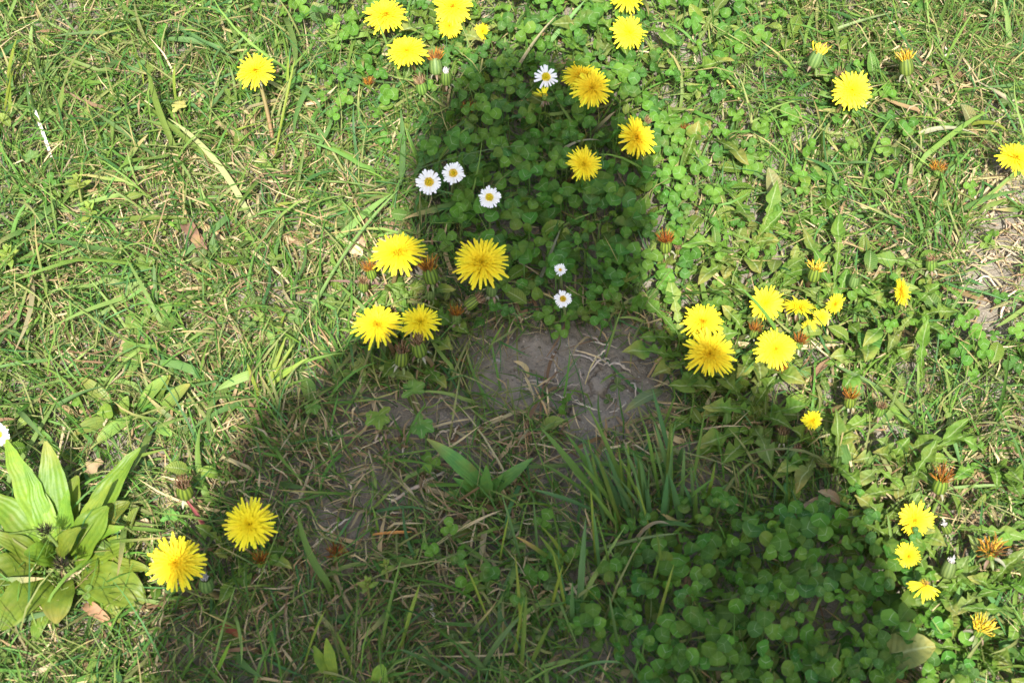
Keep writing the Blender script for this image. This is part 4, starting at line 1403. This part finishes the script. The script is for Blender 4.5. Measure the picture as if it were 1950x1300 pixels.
for i in range(26):
    rs = random.Random(i + 300)
    b = (rs.uniform(1150, 1345), rs.uniform(955, 1020))
    ang = (b[0] - 1260) * .5 + rs.gauss(-25, 35)
    blade(root, 'blade', b, (b[0] + ang, b[1] - rs.uniform(95, 200)), rs.uniform(5, 10), np.array(rs.choice([BLUE, BLUE, MIDG])) * rs.uniform(.9, 1.25), bow=rs.uniform(.04, .14), zt=.07, seed=i, rows=10)
root = thing('grass_tuft', at_soil(1095, 1220), 'upright grass blades standing between shaded straw and the dense clover', 'grass tuft')
for i, (b, t, w, bow, c) in enumerate([((1098, 1215), (1116, 985), 13, .05, BLUE), ((1090, 1215), (1090, 1105), 9, .05, BLUE), ((1078, 1090), (980, 1020), 9, .12, MIDG), ((1085, 1080), (1028, 1000), 10, .15, YEL), ((1160, 1180), (1115, 1120), 11, .2, YEL), ((990, 1300), (1003, 1130), 9, .1, MIDG), ((1000, 1290), (1058, 1170), 8, .15, MIDG)]):
    blade(root, 'blade', b, t, w, c, bow=bow, zt=.06, seed=i + 30, c2=(.45, .3, .1) if i == 2 else None)
for i in range(18):
    rs = random.Random(i + 700)
    b = (rs.uniform(930, 1330), rs.uniform(1040, 1300))
    blade(root, 'blade', b, (b[0] + rs.gauss(-15, 45), b[1] - rs.uniform(90, 190)), rs.uniform(4.5, 8), np.array(rs.choice([BLUE, MIDG, YEL])) * rs.uniform(.9, 1.2), bow=rs.uniform(.05, .2), zt=.065, seed=i + 400, rows=10)
root = thing('grass_tuft', at_soil(760, 1290), 'tuft of arching grass blades in shaded thin grass', 'grass tuft')
for i, (b, t, w, bow, c) in enumerate([((720, 1260), (765, 1060), 8, .08, MIDG), ((760, 1250), (800, 1110), 9, .1, YEL), ((905, 1300), (990, 1175), 11, .4, BLUE), ((870, 1300), (760, 1235), 13, .2, BLUE), ((840, 1290), (800, 1230), 10, .2, BLUE), ((680, 1300), (640, 1200), 8, .2, MIDG), ((940, 1300), (870, 1220), 10, .2, BLUE), ((575, 1290), (620, 1160), 7, .2, YEL)]):
    blade(root, 'blade', b, t, w, c, bow=bow, zt=.05, seed=i + 50)
root = thing('grass_tuft', at_soil(530, 700), 'yellow-green grass tuft fanning out beside the smaller soil patch', 'grass tuft')
for i, (b, t, w, bow, c) in enumerate([((500, 760), (560, 655), 8, .1, YEL), ((505, 755), (545, 640), 8, .1, YEL), ((500, 750), (590, 680), 9, .15, YEL), ((510, 745), (530, 645), 8, .1, MIDG), ((515, 755), (600, 720), 7, .2, MIDG), ((495, 760), (470, 690), 7, .15, YEL)]):
    blade(root, 'blade', b, t, w, c, bow=bow, zt=.03, seed=i + 70)
root = thing('grass_tuft', at_soil(60, 230), 'cluster of upright green blades at the grassy corner', 'grass tuft')
for i in range(16):
    rs = random.Random(i + 900)
    b = (60 + rs.uniform(-60, 60), 200 + rs.uniform(-90, 60))
    blade(root, 'blade', b, (b[0] + rs.uniform(-35, 40), b[1] - rs.uniform(60, 110)), rs.uniform(5, 8), rs.choice([MIDG, YEL, BLUE]), bow=.1, zt=.05, seed=i + 90)

SB = [  # label, base, tip, width px, colour, height of tip, bow, sideways bow, second colour
    ('broad dry grass blade with a tan node lying over the lawn', (480, 425), (320, 225), 12, (.3, .33, .14), .02, .06, -.12, None),
    ('flat tan dead grass stalk trailing from the broad dry blade', (640, 490), (470, 405), 14, TAN, .012, .05, .15, None),
    ('long blue-green blade lying level across the grass', (250, 68), (100, 70), 6, BLUE, .03, .12, 0, None),
    ('thin blue-green blade rising from the level blade', (200, 62), (300, 25), 6, BLUE, .03, .1, 0, None),
    ('wide blue-green blade leading towards the lone dandelion', (330, 45), (455, 115), 11, BLUE, .03, .1, -.1, None),
    ('second wide blue-green blade below the lone dandelion blade', (300, 78), (430, 95), 12, BLUE, .02, .08, .1, None),
    ('white bleached straw standing in the grass', (98, 300), (55, 175), 6, (.75, .72, .66), .03, .02, 0, None),
    ('upright blade with brown side beside the bleached straw', (112, 250), (122, 160), 8, (.16, .22, .05), .05, .05, 0, None),
    ('wide pointed blade pointing down through grass', (345, 310), (280, 110), 12, MIDG, .03, .1, .08, None),
    ('long slanting blade crossing the pointed blade', (420, 320), (255, 180), 10, MIDG, .02, .1, .05, None),
    ('blue-green blade slanting across the straw', (330, 330), (175, 210), 9, BLUE, .02, .1, 0, None),
    ('grey-green broad blade behind the yellow scalloped leaf', (225, 115), (180, 155), 10, BLUE, .02, .1, 0, None),
    ('pale flat grass blade in the dry lawn', (300, 570), (190, 525), 15, (.24, .32, .12), .012, .06, .05, None),
    ('second pale flat blade alongside the first in dry lawn', (290, 550), (225, 538), 12, (.22, .32, .1), .015, .06, -.05, None),
    ('bright green flat blade lying level in dry lawn', (225, 420), (365, 418), 11, MIDG, .02, .1, 0, None),
    ('bent blue-green blade standing by brown leaves in straw', (300, 580), (292, 500), 8, BLUE, .03, .05, 0, None),
    ('short folded blue blade beside withered brown leaf', (400, 490), (410, 440), 10, BLUE, .03, .1, 0, None),
    ('tall yellow-green stem with joints beside the lone dandelion', (520, 320), (562, 110), 6, YEL, .06, .03, 0, None),
    ('thin yellow-green stem parallel to the jointed stem', (545, 200), (550, 105), 5, YEL, .05, .03, 0, None),
    ('green blade running up from straw to daisies', (590, 600), (760, 360), 9, (.18, .28, .08), .03, .08, .05, None),
    ('broad folded blade pointing from dry lawn at the daisies', (640, 460), (745, 370), 13, (.17, .28, .07), .02, .08, .03, None),
    ('dark stem arching over the shaded clover behind daisies', (640, 400), (1010, 275), 5, (.1, .16, .05), .05, .12, .06, None),
    ('thin blade arching over the touching daisies', (820, 340), (900, 240), 4, MIDG, .05, .3, .1, None),
    ('thin blade crossing the eye of a daisy', (790, 370), (855, 335), 4, (.16, .22, .05), .06, .1, 0, None),
    ('dark purplish grass spike standing in shaded clover', (1005, 590), (1068, 435), 7, (.12, .13, .08), .05, .04, 0, None),
    ('tan dried blade arching beside the daisy', (960, 180), (1062, 28), 9, (.3, .28, .16), .04, .12, .05, None),
    ('green blade slanting past the daisy', (1010, 130), (1115, 0), 9, (.15, .25, .08), .04, .05, 0, None),
    ('curled tan and green blade in front of the tipped dandelion', (1025, 345), (1145, 268), 11, (.28, .26, .16), .04, .3, .25, None),
    ('tan-tipped blade pointing at the sideways dandelion', (1110, 275), (1172, 212), 9, (.16, .2, .08), .05, .05, 0, TAN),
    ('grey tan blade arching in sunny grass', (1750, 255), (1868, 262), 11, (.32, .32, .2), .02, .25, .1, None),
    ('bent brownish blade in the grass', (1945, 205), (1850, 150), 11, (.3, .28, .18), .02, .1, .08, None),
    ('long thin stem lying across grass to the edge', (1580, 60), (1730, 20), 6, (.2, .26, .1), .03, .08, 0, None),
    ('blue-green blade standing near the oval leaf', (1690, 660), (1648, 575), 9, BLUE, .04, .04, 0, None),
    ('wide blade slanting across sunny grass below the oval leaf', (1720, 770), (1590, 695), 10, BLUE, .02, .08, 0, None),
    ('second wide blade parallel in sunny grass', (1740, 800), (1660, 720), 10, MIDG, .02, .06, 0, None),
    ('blue blade bent beside the tall sunny dandelion leaf', (1830, 895), (1810, 815), 8, BLUE, .03, .05, 0, None),
    ('arching pale stalk beside the brush-like dandelion', (1620, 830), (1555, 835), 8, (.36, .34, .18), .02, .3, 0, None),
    ('long green stem lying from bent rusty head to the edge', (1800, 930), (1935, 925), 6, (.2, .28, .09), .02, .1, 0, None),
    ('orange dead blade lying on shaded short grass', (710, 1018), (785, 1012), 8, (.5, .22, .06), .012, .05, 0, None),
    ('forked tan stalk lying across the shaded grass', (830, 1037), (958, 970), 6, TAN, .03, .06, .05, None),
    ('yellow-green grass blade curving over shaded lawn', (610, 1105), (690, 1070), 12, (.17, .23, .06), .015, .1, .05, None),
    ('pale curved stalk looping over tuft in shade', (1200, 1045), (1275, 998), 7, (.34, .3, .18), .045, .25, .5, None),
    ('slender yellow-green blade pointing into dense clover', (1330, 1190), (1455, 1095), 8, (.17, .27, .07), .05, .1, 0, None),
    ('thin arching blade over shaded clover edge', (1100, 1060), (1300, 1015), 6, (.16, .22, .08), .045, .1, .05, None),
    ('arched blade bending over beside the dense clover', (1060, 1300), (1185, 1262), 9, (.16, .27, .09), .04, .35, .1, None),
    ('thin green stem with joint over striped soil edge', (810, 735), (700, 672), 6, (.17, .26, .05), .03, .05, 0, None),
    ('dark reddish stalk beneath the large bright dandelion', (760, 545), (620, 535), 6, (.2, .13, .1), .02, .08, 0, None),
    ('reddish stem leaning below striped splayed bud', (395, 1010), (352, 948), 8, (.34, .12, .1), .035, .02, 0, None),
    ('tall thin green blade beside the large plantain', (400, 1290), (450, 1110), 6, (.17, .26, .07), .06, .04, 0, None),
    ('bright green blade beside the thin tall one', (405, 1300), (440, 1220), 8, (.17, .32, .04), .04, .06, 0, None),
    ('long horizontal blue blade in the grass', (-20, 190), (125, 150), 8, MIDG, .04, .1, 0, None),
    ('grey-green bent blade above the big plantain', (30, 780), (85, 835), 10, BLUE, .03, .3, 0, None),
    ('grey-green blade lying beside pale narrow plantain', (100, 778), (200, 735), 10, BLUE, .03, .15, 0, None),
]
for i, (lab, b, t, w, c, zt, bow, sd, c2) in enumerate(SB):
    o = blade(None, 'grass_strand', b, t, w, c, 'straw' if c[0] > .29 else 'grass', zb=.012 if zt < .04 else .004, zt=zt, bow=bow, side=sd, seed=i * 3, c2=c2, roll=0.)
    tag(o, lab, 'grass blade')


# more long blades strewn over the lawn: only their place tells them apart
xb = rng.uniform(-.44, .44, 900); yb = rng.uniform(-.28, .4, 900)
kb = rng.random(900) < d_long(xb, yb) * .6
for i, (x, y) in enumerate(list(zip(xb[kb], yb[kb]))[:95]):
    u, v = to_px(x, y)
    a = random.uniform(0, 6.28) if u > 700 or random.random() < .5 else random.choice([.6, 2.4, 3.6, 1.6]) + random.gauss(0, .3)
    l = random.uniform(50, 115)
    shade = v > 780 and 300 < u < 1650
    c = random.choice([BLUE, MIDG, YEL, MIDG, (.17, .28, .08)])
    o = blade(None, 'grass_strand', (u, v), (u + l * math.cos(a), v - l * .75 * math.sin(a)), random.uniform(4, 7.5), np.array(c) * random.uniform(.85, 1.2), zb=.004, zt=random.uniform(.008, .035), bow=random.uniform(.08, .3), side=random.gauss(0, .15), seed=i, rows=9)
    cn = 'blue-green' if c is BLUE else ('yellow-green' if c is YEL else ('pale green' if c[0] == .17 else 'mid-green'))
    tag(o, 'long %s grass blade lying beside %s' % (cn, beside(u, v)), 'grass blade', 'long blades beside ' + beside(u, v))

# ------------------------------------------------------------------ dead stalks and rootlets on the bare soil
def straw(pts, wpx, colr, label, group, zs=.0045, lift=.005):
    if group.startswith('dead stalks'):
        tone = 'pale' if colr[0] > .48 else ('brown' if colr[0] < .36 else 'tan')
        d0 = (pts[-1][0] - pts[0][0], pts[-1][1] - pts[0][1])
        label = label.replace('thin', ('long thin ' if math.hypot(*d0) > 38 else 'short thin ') + tone)
    P = []
    for k, (u, v) in enumerate(pts):
        p = px(u, v)
        P.append(np.array([p[0], p[1], float(gz(p[0], p[1])) + zs + lift * math.sin(math.pi * k / (len(pts) - 1))]))
    P = np.array(P)
    t = np.linspace(0, 1, len(P)); tt = np.linspace(0, 1, 12)
    if len(P) == 3:
        Pn = bez(P[0], 2 * P[1] - (P[0] + P[2]) / 2, P[2], 12)
    else:
        Pn = np.stack([np.interp(tt, t, P[:, j]) for j in range(3)], -1)
    Pn[1:-1] += rng.normal(0, .0005, (10, 3))
    Pn[:, 2] = np.maximum(Pn[:, 2], gz(Pn[:, 0], Pn[:, 1]) + .0035)
    r = wpx * m_per_px(P[0]) / 2
    V, Q, C, U = tube(Pn - Pn[0], r * np.interp(tt, [0, .5, 1], [.7, 1, .5]), 5, colr)
    U[:, 1] = np.repeat(tt, 5)
    o = add('dead_stalk', make_mesh('dead_stalk', V, Q, C, U, M['straw']), None, tuple(Pn[0]))
    tag(o, label, 'straw', group)


G1 = 'dead stalks on the cracked bare soil'
L1 = 'thin dead stalk lying on the shaded cracked bare soil'
for pts in [[(1060, 700), (1058, 720), (1066, 742)], [(1085, 682), (1120, 695), (1150, 702)], [(1150, 700), (1175, 705), (1200, 712)], [(1048, 752), (1080, 768), (1110, 772)], [(1090, 770), (1115, 785), (1145, 788)], [(1120, 716), (1140, 700), (1160, 690)],
            [(1070, 740), (1090, 745), (1105, 738)], [(1155, 785), (1170, 770), (1165, 755)], [(1160, 790), (1185, 785), (1190, 770)], [(1130, 690), (1150, 680), (1145, 676)], [(1102, 708), (1104, 722), (1110, 730)], [(1180, 690), (1182, 705), (1200, 708)],
            [(1120, 655), (1145, 665), (1175, 664)], [(1110, 640), (1130, 655), (1150, 662)], [(1200, 735), (1208, 748), (1210, 765)], [(1068, 770), (1078, 765), (1094, 768)], [(1000, 730), (1030, 738), (1062, 735)], [(1030, 690), (1055, 700), (1062, 715)]]:
    straw(pts, random.uniform(3, 5), random.choice([(.42, .38, .32), (.5, .46, .38), (.34, .3, .25)]), L1, G1)
for lab, pts, w, c in [('long pale straw lying on shaded soil beside the plantain', [(745, 975), (800, 945), (850, 905)], 8, (.5, .44, .35)), ('shorter pale straw crossing the long pale one', [(800, 920), (830, 918), (852, 918)], 5, (.5, .45, .36)),
                       ('pale straw lying beside the orange withered flower', [(600, 1055), (640, 1030), (672, 1003)], 6, (.55, .5, .4)), ('second parallel pale straw near the orange withered flower', [(605, 1050), (630, 1028), (660, 1008)], 4, (.5, .44, .34)),
                       ('thin straw standing against grey soil by the shaded toothed leaf', [(735, 835), (755, 820), (768, 805)], 5, (.46, .4, .3)), ('short white stick in shaded thin lawn', [(822, 1160), (825, 1180), (830, 1200)], 8, (.5, .46, .4)),
                       ('white forked rootlet on the sunny bare strip', [(1905, 610), (1912, 580), (1950, 555)], 6, (.7, .62, .52)), ('curled white dry straw in sunny grass', [(1740, 70), (1770, 95), (1800, 118)], 6, (.7, .62, .5)),
                       ('curled dry straw loop beside the white straw', [(1760, 125), (1790, 135), (1815, 115)], 5, (.62, .54, .42)), ('pale straw crossing the bare strip edge', [(1890, 400), (1915, 398), (1935, 402)], 7, (.6, .5, .36)),
                       ('straw stalk arching over bare strip', [(1880, 460), (1910, 490), (1950, 510)], 4, (.36, .3, .22)), ('long straw on sunny grass near pale plantain', [(372, 740), (410, 770), (460, 795)], 5, (.6, .52, .34)),
                       ('brown twig lying in clover near tiny orange head', [(655, 150), (675, 160), (695, 170)], 6, (.25, .2, .16)), ('yellow tan stalk lying in clover grass', [(1372, 165), (1388, 185), (1405, 203)], 6, (.55, .42, .16)),
                       ('orange-brown stalk on shaded soil edge below buds', [(850, 690), (890, 705), (915, 745)], 5, (.42, .24, .08)), ('tan stalk bent beside the tall tuft', [(1290, 790), (1305, 820), (1318, 845)], 8, (.38, .27, .14)),
                       ('curved tan dead stem on shaded soil by the tall tuft', [(1175, 800), (1200, 850), (1205, 900)], 9, (.34, .25, .14)), ('grey twig among straw beside the tall tuft', [(975, 870), (1000, 820), (1025, 775)], 6, (.32, .26, .2))]:
    straw(pts, w, c, lab, 'single stalks')
for k in range(46):
    u, v = random.gauss(760, 200), random.gauss(905, 80)
    if not (500 < u < 1320):
        continue
    a = random.uniform(0, 3.14); l = random.uniform(18, 50)
    straw([(u, v), (u + l * .5 * math.cos(a) + random.gauss(0, 6), v - l * .4 * math.sin(a) + random.gauss(0, 5)), (u + l * math.cos(a), v - l * .8 * math.sin(a))], random.uniform(2.5, 5), random.choice([(.42, .36, .27), (.5, .44, .33), (.35, .26, .16)]),
          'thin dead stalk lying on the shaded soil around the solitary plantain', 'dead stalks around the solitary plantain', .004)
for k in range(46):
    u, v = random.gauss(1905, 35), random.uniform(340, 620)
    a = random.uniform(0, 3.14); l = random.uniform(20, 60)
    straw([(u, v), (u + l * .5 * math.cos(a) + random.gauss(0, 8), v - l * .4 * math.sin(a) + random.gauss(0, 6)), (u + l * math.cos(a), v - l * .8 * math.sin(a))], random.uniform(2.5, 5), random.choice([(.42, .34, .24), (.52, .44, .33), (.3, .23, .17)]),
          'thin dead stalk lying on the sunny bare soil strip', 'dead stalks on the sunny bare strip', .003)

# dead leaves
for lab, b, t, w, c in [('brown curled dead leaf in dry grass behind a bent blade', (352, 430), (385, 480), 26, (.2, .12, .08)), ('second pinkish brown dead leaf beside the curled one', (392, 490), (372, 450), 22, (.24, .15, .1)), ('tan dead leaf scrap beside the big plantain', (228, 1120), (245, 1100), 20, (.42, .25, .13)),
                        ('folded orange-tan leaf scrap beside the tan scrap', (258, 1130), (262, 1105), 16, (.48, .28, .14)), ('long tan dead leaf under the large plantain', (160, 1150), (215, 1200), 24, (.38, .24, .13)), ('red dead leaf on shaded soil near the plantain', (410, 1190), (470, 1222), 16, (.2, .06, .04)),
                        ('crumpled pale tan leaf above the neat dandelion', (255, 1010), (295, 1000), 26, (.45, .34, .24)), ('brownish dying plantain leaf above the large plantain', (165, 905), (200, 880), 26, (.4, .32, .18)), ('pale tan leaf scrap in sunlit straw near the large bright dandelion', (660, 470), (690, 490), 26, (.5, .4, .25)),
                        ('crumpled tan leaf beside the large bright dandelion', (675, 490), (700, 455), 24, (.45, .34, .2))]:
    root = thing('dead_leaf', at_soil(*b), lab, 'dead leaf', 'dead brown leaves')
    leaf_obj(root, 'oval', b, t, w, 'wither', c, si, .9, name='blade', ztip=.012, zb=.01, ny=10, wave=.25)
    si += 1

# ================================================================== THE PHOTOGRAPHER, whose shadow falls on the lawn
def ball(c, r, n=14, m=10):
    c = np.asarray(c, float); r = np.broadcast_to(np.asarray(r, float), (3,))
    th = np.linspace(0, math.pi, m); ph = np.arange(n) * 2 * math.pi / n
    V = np.stack([np.sin(th)[:, None] * np.cos(ph), np.sin(th)[:, None] * np.sin(ph), np.cos(th)[:, None] * np.ones(n)], -1).reshape(-1, 3) * r + c
    i = np.arange(m - 1)[:, None] * n; j = np.arange(n)[None]; k = (j + 1) % n
    Q = np.stack([i + j, i + n + j, i + n + k, i + k], -1).reshape(-1, 4)
    return V, Q


def limb(a, b, ra, rb, n=12):
    """tapered limb with rounded ends"""
    out = [ball(a, ra, n, 8), ball(b, rb, n, 8)]
    a, b = np.asarray(a, float), np.asarray(b, float)
    V, Q, _, _ = tube([a, a * .75 + b * .25, (a + b) / 2, a * .25 + b * .75, b], np.linspace(ra, rb, 5), n)
    k = len(V)
    V = np.concatenate([V, a[None], b[None]])
    cap = [(k, (j + 1) % n, j, j) for j in range(n)] + [(k + 1, k - n + j, k - n + (j + 1) % n, k - n + (j + 1) % n) for j in range(n)]
    return out + [(V, np.concatenate([Q[:, ::-1]]), np.array(cap)[:, :3])]


def fuse(name, pieces, voxel, mat, parent, smooth=3):
    """weld overlapping pieces into one continuous skin"""
    V, Q, T, o = [], [], [], 0
    for p in pieces:
        V.append(p[0]); Q.append(np.asarray(p[1]) + o)
        if len(p) > 2:
            T.append(np.asarray(p[2]) + o)
        o += len(p[0])
    me = make_mesh(name + '_raw', np.concatenate(V), np.concatenate(Q), T=np.concatenate(T) if T else None)
    tmp = bpy.data.objects.new(name + '_raw', me)
    col0.objects.link(tmp)
    r = tmp.modifiers.new('weld', 'REMESH'); r.mode = 'VOXEL'; r.voxel_size = voxel
    s = tmp.modifiers.new('soft', 'SMOOTH'); s.iterations = smooth; s.factor = .5
    dg = bpy.context.evaluated_depsgraph_get()
    out = bpy.data.meshes.new_from_object(tmp.evaluated_get(dg))
    bpy.data.objects.remove(tmp)
    bpy.data.meshes.remove(me)
    out.name = name
    out.materials.clear(); out.materials.append(mat)
    out.polygons.foreach_set('use_smooth', np.ones(len(out.polygons), bool))
    return add(name, out, parent)


skin = plain_mat('skin', (.5, .3, .22), .5, 60, .12)
cloth_j = plain_mat('jacket_cloth', (.05, .07, .11), .85, 300, .3)
cloth_t = plain_mat('trouser_cloth', (.06, .07, .1), .9, 300, .3)
hair_m = plain_mat('hair', (.09, .055, .03), .6, 400, .4)
shoe_m = plain_mat('shoe_leather', (.05, .04, .035), .5, 100, .3)
cam_m = plain_mat('camera_plastic', (.025, .025, .027), .45, 500, .2)
glass_m = plain_mat('lens_glass', (.02, .02, .03), .08, 20, .1, 0, spec=.8)

PX0, PY0 = .014, -.995
zf = float(gz(PX0, PY0))
person = thing('person', (PX0, PY0, zf), 'person in jacket standing over the lawn, holding a camera, casting the shadow', 'person')
HD = (0, .045, 1.645)
arms = {}
body, jac, tro = [], [], []
# head with face
body += [ball((0, .04, 1.665), (.078, .098, .105), 20, 16), ball((0, .065, 1.60), (.06, .072, .07), 16, 12), ball((0, .138, 1.642), (.012, .02, .026)), ball((-.03, .118, 1.668), (.014, .013, .01)), ball((.03, .118, 1.668), (.014, .013, .01)),
         ball((0, .128, 1.592), (.026, .012, .009)), ball((0, .118, 1.555), (.026, .024, .022)), ball((-.08, .03, 1.64), (.012, .022, .034)), ball((.08, .03, 1.64), (.012, .022, .034))]
body += limb((0, .0, 1.44), (0, .03, 1.57), .062, .056)
# trunk
body += [ball((0, -.01, 1.31), (.15, .1, .13), 18, 12), ball((0, 0, 1.16), (.135, .095, .17), 18, 12), ball((0, 0, .98), (.15, .105, .12), 18, 12)]
for s in (-1, 1):
    sh, el_, wr = (s * .152, -.035, 1.356), (s * .203, .01, 1.09), (s * .085, .318, .985)
    body += limb(sh, el_, .05, .042) + limb(el_, wr, .042, .027)
    jac += limb(sh, el_, .066, .056) + limb(el_, (s * .115, .27, 1.01), .056, .042)
    # hand: palm, four fingers round the camera, thumb
    palm = np.array([s * .072, .352, .962])
    body += [ball(palm, (.022, .042, .04))] + limb(wr, palm, .026, .026)
    for f, (dz, ln) in enumerate(((.03, .034), (.012, .04), (-.007, .037), (-.026, .03))):
        k0 = palm + (s * .006, .03, dz); k1 = k0 + (-s * .006, ln * .8, -.003); k2 = k1 + (-s * .018, ln * .28, -.002); k3 = k2 + (-s * .022, -.004, -.002)
        body += limb(k0, k1, .0095, .009, 8) + limb(k1, k2, .009, .0085, 8) + limb(k2, k3, .0085, .0075, 8)
    t0 = palm + (-s * .008, -.018, .02); t1 = t0 + (-s * .02, .006, .02); t2 = t1 + (-s * .016, .02, .006)
    body += limb(t0, t1, .012, .0105, 8) + limb(t1, t2, .0105, .009, 8)
    hip, kn, an = (s * .085, .0, .94), (s * .1, .015, .5), (s * .11, -.01, .09)
    body += limb(hip, kn, .082, .052) + limb(kn, an, .053, .034) + limb(an, (s * .12, .12, .04), .036, .03)
    tro += limb(hip, kn, .1, .075) + limb(kn, (s * .11, -.005, .12), .074, .062)
    sho = fuse('shoe', limb((s * .11, -.04, .055), (s * .12, .06, .05), .046, .05) + limb((s * .12, .06, .045), (s * .125, .15, .035), .048, .035) + limb((s * .11, -.02, .06), (s * .11, -.015, .12), .045, .045), .008, shoe_m, person)
jac += [ball((0, -.02, 1.28), (.185, .125, .16), 20, 14), ball((0, 0, 1.16), (.17, .125, .19), 20, 14), ball((0, 0, .99), (.175, .13, .13), 20, 14)] + limb((-.13, -.033, 1.35), (.13, -.033, 1.35), .06, .06) + limb((0, -.02, 1.36), (0, .015, 1.49), .06, .055) \
    + limb((-.03, -.02, 1.385), (-.13, -.035, 1.355), .045, .058) + limb((.03, -.02, 1.385), (.13, -.035, 1.355), .045, .058)
tro += [ball((0, 0, .95), (.16, .115, .1), 18, 12)]
bd = fuse('body', body, .0065, skin, person, 2)
fuse('jacket', jac, .012, cloth_j, person, 4)
fuse('trousers', tro, .012, cloth_t, person, 4)
hair = [ball((0, .02, 1.685), (.096, .108, .104), 22, 16), ball((0, -.02, 1.645), (.085, .07, .08), 18, 14)]
hair += [ball((.085 * math.cos(a), .01 + .09 * math.sin(a), 1.66 + .03 * math.sin(a * 3)), .02) for a in np.linspace(math.pi * .95, math.pi * 2.05, 11)]
fuse('hair', hair, .009, hair_m, person, 2)

# the camera in the photographer's hands; the view is taken from its lens
cx, cy, cz = CAM
handset = thing('handheld_camera', (PX0, PY0 + .372, .962), 'small black camera held out over the lawn in both hands', 'camera')


def bevel_box(w, d, h, b):
    V, Q = [], []
    xs = [(-w / 2, -h / 2 + b), (-w / 2 + b, -h / 2), (w / 2 - b, -h / 2), (w / 2, -h / 2 + b), (w / 2, h / 2 - b), (w / 2 - b, h / 2), (-w / 2 + b, h / 2), (-w / 2, h / 2 - b)]
    for k, y in ((.9, -d / 2), (1, -d / 2 + b), (1, d / 2 - b), (.9, d / 2)):
        V += [(x * k, y, z * k) for x, z in xs]
    for r in range(3):
        for j in range(8):
            k = (j + 1) % 8
            Q.append((r * 8 + j, r * 8 + k, r * 8 + 8 + k, r * 8 + 8 + j))
    Q += [(3, 2, 1, 0), (7, 4, 3, 0), (7, 6, 5, 4), (24, 25, 26, 27), (24, 27, 28, 31), (28, 29, 30, 31)]
    return np.array(V), np.array(Q)


handset.rotation_euler = (-PITCH, 0, 0)
V, Q = bevel_box(.11, .032, .068, .006)
add('camera_body', make_mesh('camera_body', V, Q, mat=cam_m, smooth=False), handset)
V, Q, C, U = tube([(0, .012, 0), (0, .02, 0), (0, .02, 0), (0, .034, 0), (0, .036, 0), (0, .036, 0), (0, .028, 0)], [.027, .027, .025, .025, .024, .018, .017], 28)
add('lens_barrel', make_mesh('lens_barrel', V, Q, mat=cam_m), handset)
V, Q = ball((0, .024, 0), (.0175, .004, .0175), 20, 10)
add('lens_glass', make_mesh('lens_glass', V, Q, mat=glass_m), handset)
V, Q, C, U = tube([(.035, 0, .03), (.035, 0, .037), (.035, 0, .0375)], [.008, .008, .002], 16)
add('shutter_button', make_mesh('shutter_button', V, Q, mat=cam_m), handset)
V, Q = bevel_box(.09, .004, .052, .0015)
add('screen', make_mesh('screen', V - np.array([0, .0165, 0]), Q, mat=glass_m, smooth=False), handset)
